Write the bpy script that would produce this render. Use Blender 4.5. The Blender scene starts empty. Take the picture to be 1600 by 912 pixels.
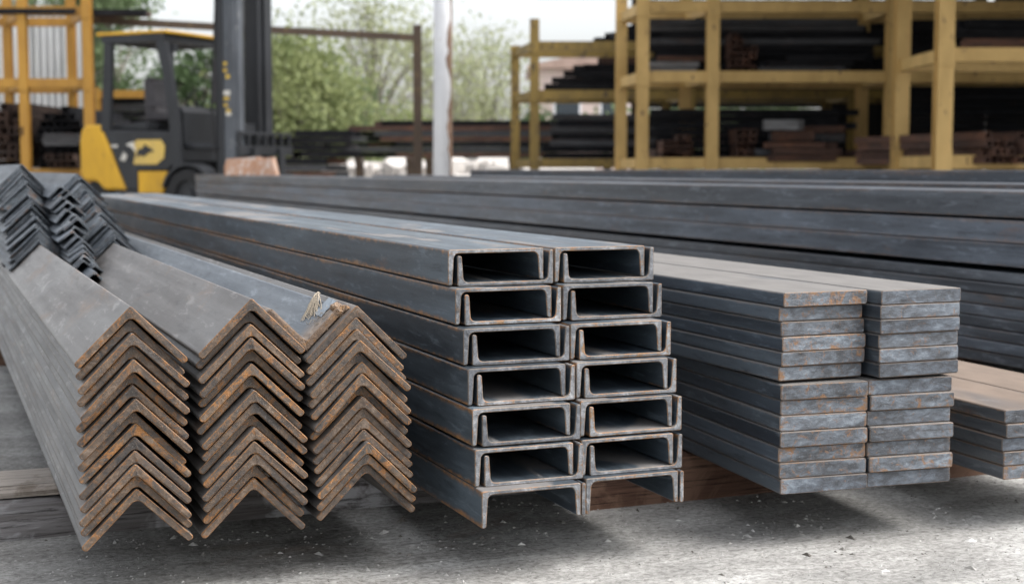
import bpy, bmesh, math, random
from mathutils import Vector, Matrix
R = math.radians
random.seed(7)
sc = bpy.context.scene
COL = sc.collection

# ------------------------------------------------------------------ camera
CAM_H = 0.68
YAW, PITCH = R(22.196), R(4.939)
FPX = 2222.0
cd = bpy.data.cameras.new('camera')
cd.sensor_width = 36.0
cd.lens = 50.0
cd.clip_start = 0.05
cd.clip_end = 1500.0
cd.dof.use_dof = True
cd.dof.focus_distance = 2.32
cd.dof.aperture_fstop = 5.2
cam = bpy.data.objects.new('camera', cd)
COL.objects.link(cam)
cam.location = (0, 0, CAM_H)
cam.rotation_euler = (R(90) - PITCH, 0, -YAW)
sc.camera = cam
# ------------------------------------------------------------------ sky, sun, exposure
SUN_EL, SUN_AZ = R(54), R(122)          # azimuth from +Y towards +X
w = bpy.data.worlds.new('World')
sc.world = w
w.use_nodes = True
wn = w.node_tree
bgn = wn.nodes['Background']
sky = wn.nodes.new('ShaderNodeTexSky')
sky.sky_type = 'NISHITA'
sky.sun_disc = False
sky.sun_elevation = SUN_EL
sky.sun_rotation = SUN_AZ
sky.air_density = 1.0
sky.dust_density = 4.0
hs = wn.nodes.new('ShaderNodeHueSaturation')
hs.inputs['Saturation'].default_value = 0.22
wn.links.new(sky.outputs[0], hs.inputs['Color'])
wn.links.new(hs.outputs[0], bgn.inputs['Color'])
bgn.inputs['Strength'].default_value = 0.15
sl = bpy.data.lights.new('sun', 'SUN')
sl.energy = 1.0
sl.angle = R(40)
sl.color = (1.0, 0.975, 0.94)
sun = bpy.data.objects.new('sun', sl)
COL.objects.link(sun)
sdir = Vector((math.sin(SUN_AZ) * math.cos(SUN_EL), math.cos(SUN_AZ) * math.cos(SUN_EL), math.sin(SUN_EL)))
sun.rotation_euler = sdir.to_track_quat('Z', 'Y').to_euler()
sun.location = (6, 6, 12)
vs = sc.view_settings
vs.view_transform = 'Standard'
vs.look = 'None'
vs.gamma = 1.0
vs.use_curve_mapping = False
vs.exposure = 1.25
sc.cycles.use_denoising = True
sc.cycles.max_bounces = 6

# ------------------------------------------------------------------ node helpers
def lin(c):
    return tuple(((v / 255) / 12.92 if v / 255 <= .04045 else (((v / 255) + .055) / 1.055) ** 2.4) for v in c) + (1,)

class NT:
    def __init__(self, name, spec=0.4, rough=0.6, metal=0.0):
        self.m = bpy.data.materials.new(name)
        self.m.use_nodes = True
        self.t = self.m.node_tree
        self.b = self.t.nodes['Principled BSDF']
        self.b.inputs['Roughness'].default_value = rough
        self.b.inputs['Metallic'].default_value = metal
        self.b.inputs['Specular IOR Level'].default_value = spec
        self.tc = self.t.nodes.new('ShaderNodeTexCoord')
        self.oi = self.t.nodes.new('ShaderNodeObjectInfo')
        self._off = None
    def n(self, ty, **kw):
        x = self.t.nodes.new(ty)
        for k, v in kw.items():
            setattr(x, k, v)
        return x
    def l(self, a, b):
        self.t.links.new(a, b)
    def put(self, sock, v):
        if hasattr(v, 'is_output') or isinstance(v, bpy.types.NodeSocket):
            self.l(v, sock)
        else:
            sock.default_value = v
    def coord(self, scale=(1, 1, 1), src='Object'):
        mp = self.n('ShaderNodeMapping')
        mp.inputs['Scale'].default_value = scale
        self.l(self.tc.outputs[src], mp.inputs['Vector'])
        if self._off is None:
            mu = self.n('ShaderNodeMath', operation='MULTIPLY')
            mu.inputs[1].default_value = 173.0
            self.l(self.oi.outputs['Random'], mu.inputs[0])
            self._off = mu.outputs[0]
        add = self.n('ShaderNodeVectorMath', operation='ADD')
        self.l(mp.outputs[0], add.inputs[0])
        self.l(self._off, add.inputs[1])
        return add.outputs[0]
    def noise(self, vec, scale=1.0, detail=5, rough=0.55, dist=0.0):
        x = self.n('ShaderNodeTexNoise')
        self.l(vec, x.inputs['Vector'])
        x.inputs['Scale'].default_value = scale
        x.inputs['Detail'].default_value = detail
        x.inputs['Roughness'].default_value = rough
        x.inputs['Distortion'].default_value = dist
        return x.outputs['Fac']
    def ramp(self, fac, stops, interp='LINEAR'):
        x = self.n('ShaderNodeValToRGB')
        x.color_ramp.interpolation = interp
        e = x.color_ramp.elements
        while len(e) < len(stops):
            e.new(0.5)
        for i, (p, c) in enumerate(stops):
            e[i].position = p
            e[i].color = c if not isinstance(c, (int, float)) else (c, c, c, 1)
        self.put(x.inputs[0], fac)
        return x.outputs[0]
    def mix(self, fac, a, b, mode='MIX'):
        x = self.n('ShaderNodeMix', data_type='RGBA', blend_type=mode)
        self.put(x.inputs['Factor'], fac)
        self.put(x.inputs['A'], a)
        self.put(x.inputs['B'], b)
        return x.outputs['Result']
    def math(self, op, a, b=0.0, clamp=False):
        x = self.n('ShaderNodeMath', operation=op, use_clamp=clamp)
        self.put(x.inputs[0], a)
        self.put(x.inputs[1], b)
        return x.outputs[0]
    def bump(self, h, strength=0.3, dist=0.002):
        x = self.n('ShaderNodeBump')
        x.inputs['Strength'].default_value = strength
        x.inputs['Distance'].default_value = dist
        self.l(h, x.inputs['Height'])
        self.l(x.outputs[0], self.b.inputs['Normal'])
    def col(self, c):
        self.put(self.b.inputs['Base Color'], c)
        return self.m
    def rgh(self, r):
        self.put(self.b.inputs['Roughness'], r)

def rgb(r, g, b):
    return (r, g, b, 1)

def steel(name, dark, light, rust=rgb(.20, .085, .03), rust_lo=.62, edge=0.0, dust=None, dust_lo=.4, dust_w=.25, rough=.5, spec=.5, tint=.35, burn=0.0):
    """Hot rolled steel with mill scale: streaks along Y, rust specks, rusty edges, settled dust on upward faces."""
    k = NT(name, spec=spec)
    st = k.noise(k.coord((38, 1.1, 38)), 1, 7, .6)
    pt = k.noise(k.coord((7, 1.6, 7)), 1, 5, .6, .6)
    fine = k.noise(k.coord((420, 160, 420)), 1, 3, .6)
    f = k.math('ADD', k.math('MULTIPLY', st, .70), k.math('MULTIPLY', pt, .45))
    f = k.math('ADD', k.math('MULTIPLY', fine, .16), k.math('SUBTRACT', f, .155))
    blot = k.noise(k.coord((4.5, .55, 6.5)), 1, 4, .55, .8)
    f = k.math('ADD', f, k.math('MULTIPLY', k.math('SUBTRACT', blot, .5), .55))
    c = k.ramp(f, [(.36, dark), (.52, tuple((p + q) * .47 for p, q in zip(dark[:3], light[:3])) + (1,)), (.66, light)])
    wear = k.noise(k.coord((26, 9, 60)), 1, 9, .72, .3)
    c = k.mix(k.math('MULTIPLY', k.ramp(wear, [(.55, 0), (.65, 1)]), .42), c, tuple(min(1, v * 1.9 + .03) for v in light[:3]) + (1,))
    c = k.mix(k.math('MULTIPLY', k.ramp(wear, [(.34, 1), (.44, 0)]), .55), c, tuple(v * .5 for v in dark[:3]) + (1,))
    # bar to bar variation
    hv = k.ramp(k.oi.outputs['Random'], [(0, rgb(.82, .80, .79)), (.5, rgb(1, 1, 1)), (1, rgb(1.0, 1.06, 1.14))])
    c = k.mix(tint * 2 if tint < .5 else 1.0, c, k.mix(1.0, c, hv, 'MULTIPLY'))
    # pale scratches
    sc_ = k.noise(k.coord((260, 3.0, 260)), 1, 2, .5)
    c = k.mix(k.math('MULTIPLY', k.ramp(sc_, [(.70, 0), (.80, 1)]), .25), c, rgb(.33, .34, .35))
    # brown bloom
    bl = k.noise(k.coord((11, 3.2, 11)), 1, 8, .68, .4)
    rm = k.ramp(bl, [(rust_lo, 0), (rust_lo + .16, 1)])
    rc = k.ramp(k.noise(k.coord((90, 60, 90)), 1, 5, .6), [(.35, rgb(rust[0] * .55, rust[1] * .6, rust[2] * .8)), (.65, rust)])
    c = k.mix(k.math('MULTIPLY', rm, .7), c, rc)
    if edge > 0:
        sp = k.n('ShaderNodeSeparateXYZ')
        k.l(k.tc.outputs['Generated'], sp.inputs[0])
        a = k.math('ABSOLUTE', k.math('SUBTRACT', sp.outputs[2], .5))
        jag = k.noise(k.coord((70, 45, 70)), 1, 7, .7)
        long_ = k.noise(k.coord((3, 2.3, 3)), 1, 3, .5)
        a = k.math('ADD', a, k.math('MULTIPLY', k.math('SUBTRACT', jag, .5), .30))
        a = k.math('ADD', a, k.math('MULTIPLY', k.math('SUBTRACT', long_, .5), .34))
        g0 = k.n('ShaderNodeNewGeometry'); s0 = k.n('ShaderNodeSeparateXYZ'); k.l(g0.outputs['Normal'], s0.inputs[0])
        side = k.ramp(k.math('ABSOLUTE', s0.outputs[2]), [(.5, 1), (.8, 0)])
        em = k.math('MULTIPLY', side, k.ramp(a, [(.37, 0), (.49, 1)]))
        ec = k.ramp(jag, [(.38, rgb(.13, .075, .04)), (.6, rgb(.33, .16, .055))])
        c = k.mix(k.math('MULTIPLY', em, edge), c, ec)
    if burn:
        s1 = k.n('ShaderNodeSeparateXYZ'); k.l(k.tc.outputs['Object'], s1.inputs[0])
        bn = k.noise(k.coord((60, 40, 60)), 1, 8, .7, .5)
        bd = k.math('ADD', s1.outputs[1], k.math('MULTIPLY', k.math('SUBTRACT', bn, .5), burn * 1.6))
        bc = k.ramp(bn, [(.36, rgb(.05, .042, .036)), (.5, rgb(.15, .105, .072)), (.64, rgb(.34, .26, .19))])
        c = k.mix(k.ramp(bd, [(burn * .35, 1), (burn, 0)]), c, bc)
    r = k.ramp(pt, [(.3, rough - .10), (.7, rough + .14)])
    if dust:
        ge = k.n('ShaderNodeNewGeometry')
        sn = k.n('ShaderNodeSeparateXYZ')
        k.l(ge.outputs['Normal'], sn.inputs[0])
        up = k.ramp(sn.outputs[2], [(.55, 0), (.75, 1)])
        dn = k.noise(k.coord((5.0, 1.3, 5.0)), 1, 6, .55, 1.0)
        dm = k.math('MULTIPLY', up, k.ramp(dn, [(dust_lo, 0), (dust_lo + dust_w, 1)]))
        dc = k.ramp(k.noise(k.coord((22, 9, 22)), 1, 7, .65), [(.3, tuple(v * .72 for v in dust[:3]) + (1,)), (.7, dust)])
        c = k.mix(dm, c, dc)
        r = k.mix(dm, r, rgb(.85, .85, .85))
    k.rgh(r)
    h = k.math('ADD', k.math('MULTIPLY', fine, .35), k.noise(k.coord((120, 30, 120)), 1, 5, .6))
    k.bump(h, .22, .0012)
    return k.col(c)

def steel_end(name, stops, rustc, rust_lo, spec=.45, rough=.55, bump=.5, sc=1.0, an=(1, 1, 1), rim=0.0):
    """Sawn or sheared bar end: mottled scale and rust in fine grain."""
    k = NT(name, spec=spec, rough=rough)
    a = k.noise(k.coord(tuple(95 * sc * q for q in an)), 1, 9, .74, .4)
    b = k.noise(k.coord(tuple(22 * sc * q for q in an)), 1, 6, .6, .3)
    g = k.noise(k.coord((380,) * 3), 1, 3, .6)
    f = k.math('ADD', k.math('MULTIPLY', a, .6), k.math('MULTIPLY', b, .4))
    c = k.ramp(f, stops)
    rn = k.noise(k.coord((60 * sc,) * 3), 1, 8, .72, .8)
    rn = k.math('ADD', rn, k.math('MULTIPLY', k.math('SUBTRACT', k.oi.outputs['Random'], .5), .10))
    rm = k.ramp(rn, [(rust_lo, 0), (rust_lo + .11, 1)])
    rc = k.ramp(g, [(.35, tuple(v * .55 for v in rustc[:3]) + (1,)), (.65, rustc)])
    c = k.mix(k.math('MULTIPLY', rm, .85), c, rc)
    c = k.mix(k.math('MULTIPLY', k.ramp(g, [(.62, 0), (.72, 1)]), .35), c, rgb(.42, .42, .42))
    hv = k.ramp(k.oi.outputs['Random'], [(0, rgb(.66, .66, .68)), (.35, rgb(1.05, 1.02, 1.0)), (.6, rgb(.85, .83, .82)), (1, rgb(1.18, 1.17, 1.15))])
    c = k.mix(1.0, c, hv, 'MULTIPLY')
    if rim:
        sp = k.n('ShaderNodeSeparateXYZ'); k.l(k.tc.outputs['Generated'], sp.inputs[0])
        ez = k.math('ABSOLUTE', k.math('SUBTRACT', sp.outputs[2], .5)); ex = k.math('MULTIPLY', k.math('ABSOLUTE', k.math('SUBTRACT', sp.outputs[0], .5)), 1.0)
        e_ = k.math('MAXIMUM', ez, k.math('SUBTRACT', ex, .02))
        e_ = k.math('ADD', e_, k.math('MULTIPLY', k.math('SUBTRACT', rn, .5), .9))
        c = k.mix(k.math('MULTIPLY', k.ramp(e_, [(.44, 0), (.56, 1)]), rim), c, k.mix(g, rgb(.10, .06, .035), rgb(.30, .155, .065)))
    k.bump(k.math('ADD', a, k.math('MULTIPLY', g, .4)), bump, .002)
    k.rgh(k.ramp(a, [(.3, rough - .15), (.7, rough + .2)]))
    return k.col(c)

def paint(name, base, dark, chip=rgb(.12, .07, .04), chip_lo=.62, rough=.55, sc=1.0, spec=.4):
    k = NT(name, spec=spec, rough=rough)
    a = k.noise(k.coord((3 * sc, 3 * sc, 1.2 * sc)), 1, 6, .6, .4)
    b = k.noise(k.coord((14 * sc, 14 * sc, 6 * sc)), 1, 8, .7)
    c = k.ramp(a, [(.3, dark), (.65, base)])
    c = k.mix(k.ramp(b, [(chip_lo, 0), (chip_lo + .06, 1)]), c, chip)
    k.bump(b, .15, .003)
    return k.col(c)

# steel of the five foreground stacks
M_CH = steel('channel_scale', rgb(.024, .033, .043), rgb(.082, .106, .127), edge=.9, rust_lo=.64,
             dust=rgb(.18, .172, .168), dust_lo=.53, dust_w=.05, rough=.46)
M_AN = steel('angle_scale', rgb(.078, .071, .066), rgb(.168, .158, .150), rust=rgb(.20, .12, .065), rust_lo=.55, edge=0, rough=.44, tint=.3)
M_AN2 = steel('stored_angle_scale', rgb(.032, .040, .051), rgb(.105, .122, .140), rust_lo=.66, rough=.5)
M_FL = steel('flat_scale', rgb(.024, .031, .041), rgb(.080, .099, .119), edge=.22, rust_lo=.66,
             dust=rgb(.172, .162, .152), dust_lo=.22, dust_w=.2, rough=.5)
M_FD = steel('rusty_flat_scale', rgb(.055, .06, .068), rgb(.13, .135, .14), edge=.6, rust_lo=.58,
             dust=rgb(.195, .145, .11), dust_lo=.22, dust_w=.2, rough=.55)
M_BK = steel('back_stack_scale', rgb(.026, .032, .042), rgb(.105, .122, .145), edge=.25, rust_lo=.62, dust=rgb(.06, .056, .055), dust_lo=.5, rough=.42)  # light tone raised so the blotches imitate sheen
M_EDGE = steel_end('worn_edge', [(.32, rgb(.075, .065, .058)), (.52, rgb(.19, .155, .12)), (.68, rgb(.38, .35, .32))], rgb(.36, .17, .06), .48)
M_EDGE2 = steel_end('rusty_edge', [(.36, rgb(.06, .04, .028)), (.5, rgb(.15, .085, .045)), (.66, rgb(.28, .17, .09))], rgb(.36, .165, .05), .47)
M_CHE = steel_end('channel_end', [(.36, rgb(.05, .054, .06)), (.46, rgb(.125, .134, .147)), (.54, rgb(.21, .222, .238)), (.66, rgb(.44, .455, .47))], rgb(.25, .14, .055), .565, bump=.9)
M_ANE = steel_end('angle_end', [(.37, rgb(.030, .027, .025)), (.46, rgb(.068, .057, .049)), (.54, rgb(.115, .080, .054)), (.64, rgb(.22, .17, .13))], rgb(.34, .15, .042), .535, bump=.8)
M_ANE2 = steel_end('stored_angle_end', [(.38, rgb(.018, .022, .027)), (.5, rgb(.065, .078, .092)), (.62, rgb(.17, .195, .22))], rgb(.15, .085, .05), .56, sc=.5)
M_FLE = steel_end('flat_end', [(.37, rgb(.028, .030, .034)), (.46, rgb(.072, .080, .092)), (.54, rgb(.13, .152, .18)), (.64, rgb(.26, .305, .345))], rgb(.27, .135, .055), .56, sc=.8, bump=.9, an=(.5, 1, 1.2), rim=.8)
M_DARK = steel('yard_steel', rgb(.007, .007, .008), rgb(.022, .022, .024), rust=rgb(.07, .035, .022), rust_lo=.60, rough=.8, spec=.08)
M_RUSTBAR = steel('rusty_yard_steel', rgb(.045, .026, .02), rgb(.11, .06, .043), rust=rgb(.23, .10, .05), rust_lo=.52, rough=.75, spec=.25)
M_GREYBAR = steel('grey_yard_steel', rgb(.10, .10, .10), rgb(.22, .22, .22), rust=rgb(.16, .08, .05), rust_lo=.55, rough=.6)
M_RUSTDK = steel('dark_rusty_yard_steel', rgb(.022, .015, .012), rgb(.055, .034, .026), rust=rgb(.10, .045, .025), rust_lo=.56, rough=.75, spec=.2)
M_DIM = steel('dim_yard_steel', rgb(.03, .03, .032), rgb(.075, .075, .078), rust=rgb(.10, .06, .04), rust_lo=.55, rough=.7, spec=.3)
M_VB = steel('torch_cut_scale', rgb(.055, .068, .085), rgb(.155, .175, .195), rust_lo=.64, rough=.45, burn=.075)
M_EDGE3 = steel_end('flat_edge', [(.34, rgb(.05, .045, .042)), (.55, rgb(.15, .12, .10)), (.72, rgb(.28, .22, .17))], rgb(.30, .15, .06), .53)
M_WIRE = NT('dark_wire', rough=.5).col(rgb(.10, .10, .11))
M_STRAW = NT('frayed_cord', rough=.8).col(rgb(.33, .28, .215))
M_FOIL = NT('pale_tape', rough=.4).col(rgb(.20, .235, .27))
M_SLAG = steel_end('slag', [(.3, rgb(.05, .04, .035)), (.5, rgb(.16, .11, .075)), (.7, rgb(.28, .21, .15))], rgb(.30, .16, .06), .52, bump=.9)
# paints
M_YEL = paint('rack_yellow', rgb(.62, .41, .15), rgb(.43, .275, .09), chip_lo=.60)
M_YEL3 = paint('rack_yellow_shaded', rgb(.30, .20, .05), rgb(.17, .115, .035), chip=rgb(.07, .05, .035), chip_lo=.56)  # darker copy of the rack yellow; rear rack's shade put into the colour
M_YEL2 = paint('rack_yellow_left', rgb(.40, .215, .035), rgb(.28, .14, .025), chip_lo=.65)
M_TRUCK = paint('truck_yellow', rgb(.66, .37, .018), rgb(.47, .26, .018), chip_lo=.62, rough=.4)
M_BLACK = paint('truck_black', rgb(.026, .028, .032), rgb(.015, .016, .018), chip=rgb(.13, .12, .11), chip_lo=.68, rough=.5)
M_MAST = paint('mast_grey', rgb(.10, .11, .125), rgb(.045, .05, .058), chip=rgb(.28, .27, .26), chip_lo=.62, rough=.45)
M_MARK = paint('mast_marking', rgb(.62, .42, .06), rgb(.5, .33, .05), chip_lo=.6, sc=4)
M_PALE = paint('decal_white', rgb(.62, .60, .55), rgb(.45, .43, .38), chip_lo=.6, sc=3)
M_DECAL = paint('decal_yellow', rgb(.62, .43, .10), rgb(.50, .36, .12), chip_lo=.62, sc=3)
M_RUBBER = NT('rubber', rough=.85).col(rgb(.018, .018, .019))
M_SEAT = paint('seat_vinyl', rgb(.06, .055, .06), rgb(.04, .038, .042), chip_lo=.9)
M_WHITEP = paint('post_white', rgb(.82, .83, .85), rgb(.70, .71, .74), chip=rgb(.27, .19, .14), chip_lo=.63, sc=1.4)
M_POSTRUST = paint('post_rust', rgb(.20, .125, .085), rgb(.12, .075, .05), chip=rgb(.45, .42, .40), chip_lo=.58, sc=2.5)
M_BROWNST = paint('brown_beam', rgb(.075, .048, .03), rgb(.045, .03, .02), chip=rgb(.16, .11, .04), chip_lo=.6)
M_ORANGE = paint('orange_block', rgb(.42, .235, .15), rgb(.32, .17, .10), chip=rgb(.52, .46, .42), chip_lo=.52, sc=3)
M_SHEET = paint('corrugated_grey', rgb(.52, .53, .53), rgb(.42, .43, .43), chip=rgb(.30, .26, .22), chip_lo=.66)
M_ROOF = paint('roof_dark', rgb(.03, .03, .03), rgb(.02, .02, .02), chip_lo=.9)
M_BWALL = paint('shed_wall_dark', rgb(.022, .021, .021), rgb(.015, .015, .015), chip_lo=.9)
M_PINK = paint('pink_render', rgb(.60, .49, .45), rgb(.54, .43, .39), chip_lo=.9)
M_TILE = paint('roof_tile', rgb(.42, .30, .25), rgb(.34, .24, .2))
k = NT('window_glass', rough=.1)
M_GLASS = k.col(rgb(.05, .06, .07))

def wood(name, a, b, c3):
    k = NT(name, spec=.25, rough=.85)
    g = k.noise(k.coord((2.2, 60, 60)), 1, 8, .65, .3)
    p = k.noise(k.coord((5, 5, 5)), 1, 6, .65, .5)
    c = k.ramp(g, [(.3, a), (.6, b), (.8, c3)])
    c = k.mix(k.ramp(p, [(.5, 0), (.56, 1)]), c, k.mix(.7, c, c3))
    sp_ = k.noise(k.coord((4, 170, 170)), 1, 6, .7, .2)
    c = k.mix(k.math('MULTIPLY', k.ramp(sp_, [(.38, 1), (.46, 0)]), .75), c, tuple(v * .35 for v in a[:3]) + (1,))
    k.bump(g, .6, .006)
    return k.col(c)
M_WOODG = wood('weathered_timber', rgb(.07, .06, .055), rgb(.21, .20, .20), rgb(.42, .42, .43))
M_WOODB = wood('brown_timber', rgb(.05, .028, .02), rgb(.13, .07, .048), rgb(.19, .115, .08))
M_WOODT = wood('tan_plank', rgb(.12, .09, .07), rgb(.30, .26, .22), rgb(.40, .36, .32))
M_BARK = wood('bark', rgb(.20, .19, .16), rgb(.30, .28, .24), rgb(.36, .34, .29))

def leafmat(name, a, b):
    k = NT(name, rough=.6, spec=.3)
    c = k.ramp(k.noise(k.coord((.8,) * 3), 1, 4, .6), [(.3, a), (.7, b)])
    tr = k.n('ShaderNodeBsdfTranslucent')
    k.put(tr.inputs['Color'], c)
    mx = k.n('ShaderNodeMixShader')
    mx.inputs[0].default_value = .4
    out = k.t.nodes['Material Output']
    k.l(k.b.outputs[0], mx.inputs[1])
    k.l(tr.outputs[0], mx.inputs[2])
    k.l(mx.outputs[0], out.inputs['Surface'])
    return k.col(c)
M_LEAFY = leafmat('leaf_yellow_green', rgb(.12, .16, .06), rgb(.32, .35, .16))
M_LEAFG = leafmat('leaf_green', rgb(.075, .115, .05), rgb(.20, .26, .13))
M_LEAFP = leafmat('leaf_pale', rgb(.24, .27, .13), rgb(.42, .44, .26))
M_LEAFD = leafmat('leaf_dark', rgb(.05, .085, .04), rgb(.10, .15, .06))

k = NT('concrete_ground', spec=.3, rough=.9)
co = k.coord((1, 1, 1))
big = k.noise(co, .9, 5, .6, .5)
mid = k.noise(k.coord((2.6, 6.0, 2)), 1, 9, .70, .8)
fin = k.noise(k.coord((75, 95, 70)), 1, 6, .7, .4)
gr = k.noise(co, 260, 3, .6)
c = k.ramp(k.math('ADD', k.math('MULTIPLY', big, .35), k.math('MULTIPLY', mid, .65)),
           [(.36, rgb(.24, .235, .225)), (.48, rgb(.345, .337, .322)), (.60, rgb(.49, .485, .47))])
c = k.mix(.72, c, k.ramp(fin, [(.33, rgb(.32, .31, .30)), (.5, rgb(.92, .92, .91)), (.68, rgb(1.4, 1.4, 1.4))]), 'MULTIPLY')
c = k.mix(k.math('MULTIPLY', k.ramp(gr, [(.60, 0), (.68, 1)]), .5), c, rgb(.07, .065, .06))
pits = k.noise(co, 38, 5, .6, .5)
c = k.mix(k.math('MULTIPLY', k.ramp(pits, [(.63, 0), (.70, 1)]), .55), c, rgb(.10, .095, .085))
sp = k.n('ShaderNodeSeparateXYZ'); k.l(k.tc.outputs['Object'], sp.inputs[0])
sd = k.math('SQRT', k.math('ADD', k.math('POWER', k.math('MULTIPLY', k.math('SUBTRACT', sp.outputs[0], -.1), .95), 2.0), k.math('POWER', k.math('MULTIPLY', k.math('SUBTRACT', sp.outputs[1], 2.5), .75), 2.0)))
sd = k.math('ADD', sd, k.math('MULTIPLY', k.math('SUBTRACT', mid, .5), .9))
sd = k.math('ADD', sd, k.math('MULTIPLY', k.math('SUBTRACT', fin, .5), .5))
vo = k.n('ShaderNodeTexVoronoi', feature='DISTANCE_TO_EDGE'); vo.inputs['Scale'].default_value = 1.15
wv = k.n('ShaderNodeVectorMath', operation='ADD'); k.l(co, wv.inputs[0])
nz = k.n('ShaderNodeTexNoise'); nz.inputs['Scale'].default_value = 5; nz.inputs['Detail'].default_value = 6; k.l(co, nz.inputs['Vector'])
sv = k.n('ShaderNodeVectorMath', operation='SCALE'); sv.inputs['Scale'].default_value = .35; k.l(nz.outputs['Color'], sv.inputs[0]); k.l(sv.outputs[0], wv.inputs[1]); k.l(wv.outputs[0], vo.inputs['Vector'])
crk = k.math('MULTIPLY', k.ramp(vo.outputs['Distance'], [(.004, 1), (.012, 0)]), k.ramp(big, [(.48, 0), (.56, 1)]))
c = k.mix(k.math('MULTIPLY', crk, .28), c, rgb(.07, .065, .06))
oil = k.noise(k.coord((1.7, 2.3, 1)), 1, 5, .6, 1.2)
c = k.mix(k.math('MULTIPLY', k.ramp(oil, [(.60, 0), (.68, 1)]), .5), c, rgb(.13, .12, .11))
rsn = k.noise(k.coord((3.1, 4.7, 1)), 1, 6, .6, .8)
c = k.mix(k.math('MULTIPLY', k.ramp(rsn, [(.60, 0), (.72, 1)]), .35), c, rgb(.24, .17, .12))
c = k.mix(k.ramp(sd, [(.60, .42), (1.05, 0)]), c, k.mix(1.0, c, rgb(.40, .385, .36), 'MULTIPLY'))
k.bump(k.math('ADD', k.math('MULTIPLY', fin, .8), k.math('MULTIPLY', mid, .9)), .55, .010)
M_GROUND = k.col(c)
k = NT('chips', rough=.9, spec=.2)
M_CHIP = k.col(k.ramp(k.noise(k.coord((9, 9, 9)), 1, 4, .6), [(.38, rgb(.09, .08, .07)), (.5, rgb(.33, .32, .30)), (.62, rgb(.58, .57, .55))]))
M_RUBBLE = NT('rubble', rough=.9).col(rgb(.52, .49, .46))

# ------------------------------------------------------------------ object helpers
def meshdata(name, verts, faces, mats, fm=None, smooth=False):
    me = bpy.data.meshes.new(name)
    me.from_pydata(verts, [], faces)
    for m in mats:
        me.materials.append(m)
    if fm:
        me.polygons.foreach_set('material_index', fm)
    if smooth:
        me.polygons.foreach_set('use_smooth', [True] * len(me.polygons))
    me.update()
    return me

def link(name, me, parent=None, loc=(0, 0, 0), rot=(0, 0, 0)):
    o = bpy.data.objects.new(name, me)
    COL.objects.link(o)
    o.parent = parent
    o.location = loc
    o.rotation_euler = rot
    return o

def tag(o, label, cat, group=None, kind=None):
    if label: o['label'] = label
    if cat: o['category'] = cat
    if group: o['group'] = group
    if kind: o['kind'] = kind
    return o

def struct(name, me):
    o = link(name, me)
    o['kind'] = 'structure'
    return o

def thing(name, label, cat, loc, rotz=0.0, group=None):
    o = link(name, None, None, loc, (0, 0, rotz))
    o.empty_display_size = .2
    return tag(o, label, cat, group)

class MB:
    """Collects boxes, prisms and tubes; build() links them as one mesh object."""
    def __init__(s):
        s.v, s.f, s.m = [], [], []
    def add(s, vs_, fs, mi=0):
        o = len(s.v)
        s.v += [tuple(p) for p in vs_]
        s.f += [tuple(i + o for i in f) for f in fs]
        s.m += [mi] * len(fs)
    def box(s, x0, x1, y0, y1, z0, z1, mi=0, M=None):
        p = [Vector((x, y, z)) for z in (z0, z1) for y in (y0, y1) for x in (x0, x1)]
        if M: p = [M @ q for q in p]
        s.add(p, [(0, 2, 3, 1), (4, 5, 7, 6), (0, 1, 5, 4), (2, 6, 7, 3), (0, 4, 6, 2), (1, 3, 7, 5)], mi)
    def prism(s, pts, y0, y1, mi=0):
        """pts (x, z) outline counter-clockwise seen from -Y, extruded from y0 to y1."""
        n = len(pts)
        vv = [(x, y0, z) for x, z in pts] + [(x, y1, z) for x, z in pts]
        ff = [tuple(range(n)), tuple(range(2 * n - 1, n - 1, -1))]
        ff += [(i, i + n, (i + 1) % n + n, (i + 1) % n) for i in range(n)]
        s.add(vv, ff, mi)
    def tube(s, pts, r, n=8, mi=0):
        pts = [Vector(p) for p in pts]
        rr = r if isinstance(r, (list, tuple)) else [r] * len(pts)
        vv, ff = [], []
        for i, p in enumerate(pts):
            d = (pts[min(i + 1, len(pts) - 1)] - pts[max(i - 1, 0)]).normalized()
            a = d.orthogonal().normalized()
            b = d.cross(a)
            for j in range(n):
                t = 2 * math.pi * j / n
                vv.append(p + (a * math.cos(t) + b * math.sin(t)) * rr[i])
        for i in range(len(pts) - 1):
            for j in range(n):
                ff.append((i * n + j, i * n + (j + 1) % n, (i + 1) * n + (j + 1) % n, (i + 1) * n + j))
        ff.append(tuple(range(n - 1, -1, -1)))
        ff.append(tuple(range((len(pts) - 1) * n, len(pts) * n)))
        s.add(vv, ff, mi)
    def build(s, name, mats, parent=None, loc=(0, 0, 0), rot=(0, 0, 0), smooth=False):
        if not isinstance(mats, (list, tuple)): mats = [mats]
        return link(name, meshdata(name, s.v, s.f, mats, s.m, smooth), parent, loc, rot)

def round_poly(pts, radii, seg=4):
    out = []
    n = len(pts)
    for i in range(n):
        p = Vector(pts[i]); a = Vector(pts[i - 1]); b = Vector(pts[(i + 1) % n]); r = radii[i]
        if r <= 0:
            out.append(p); continue
        d1, d2 = (a - p).normalized(), (b - p).normalized()
        ang = d1.angle(d2)
        t = min(r / math.tan(ang / 2), (a - p).length * .48, (b - p).length * .48)
        r2 = t * math.tan(ang / 2)
        cen = p + (d1 + d2).normalized() * (r2 / math.sin(ang / 2))
        s, e = p + d1 * t - cen, p + d2 * t - cen
        a0, a1 = math.atan2(s.y, s.x), math.atan2(e.y, e.x)
        da = (a1 - a0 + math.pi) % (2 * math.pi) - math.pi
        for j in range(seg + 1):
            q = a0 + da * j / seg
            out.append(cen + Vector((math.cos(q), math.sin(q))) * r2)
    return out

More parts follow.
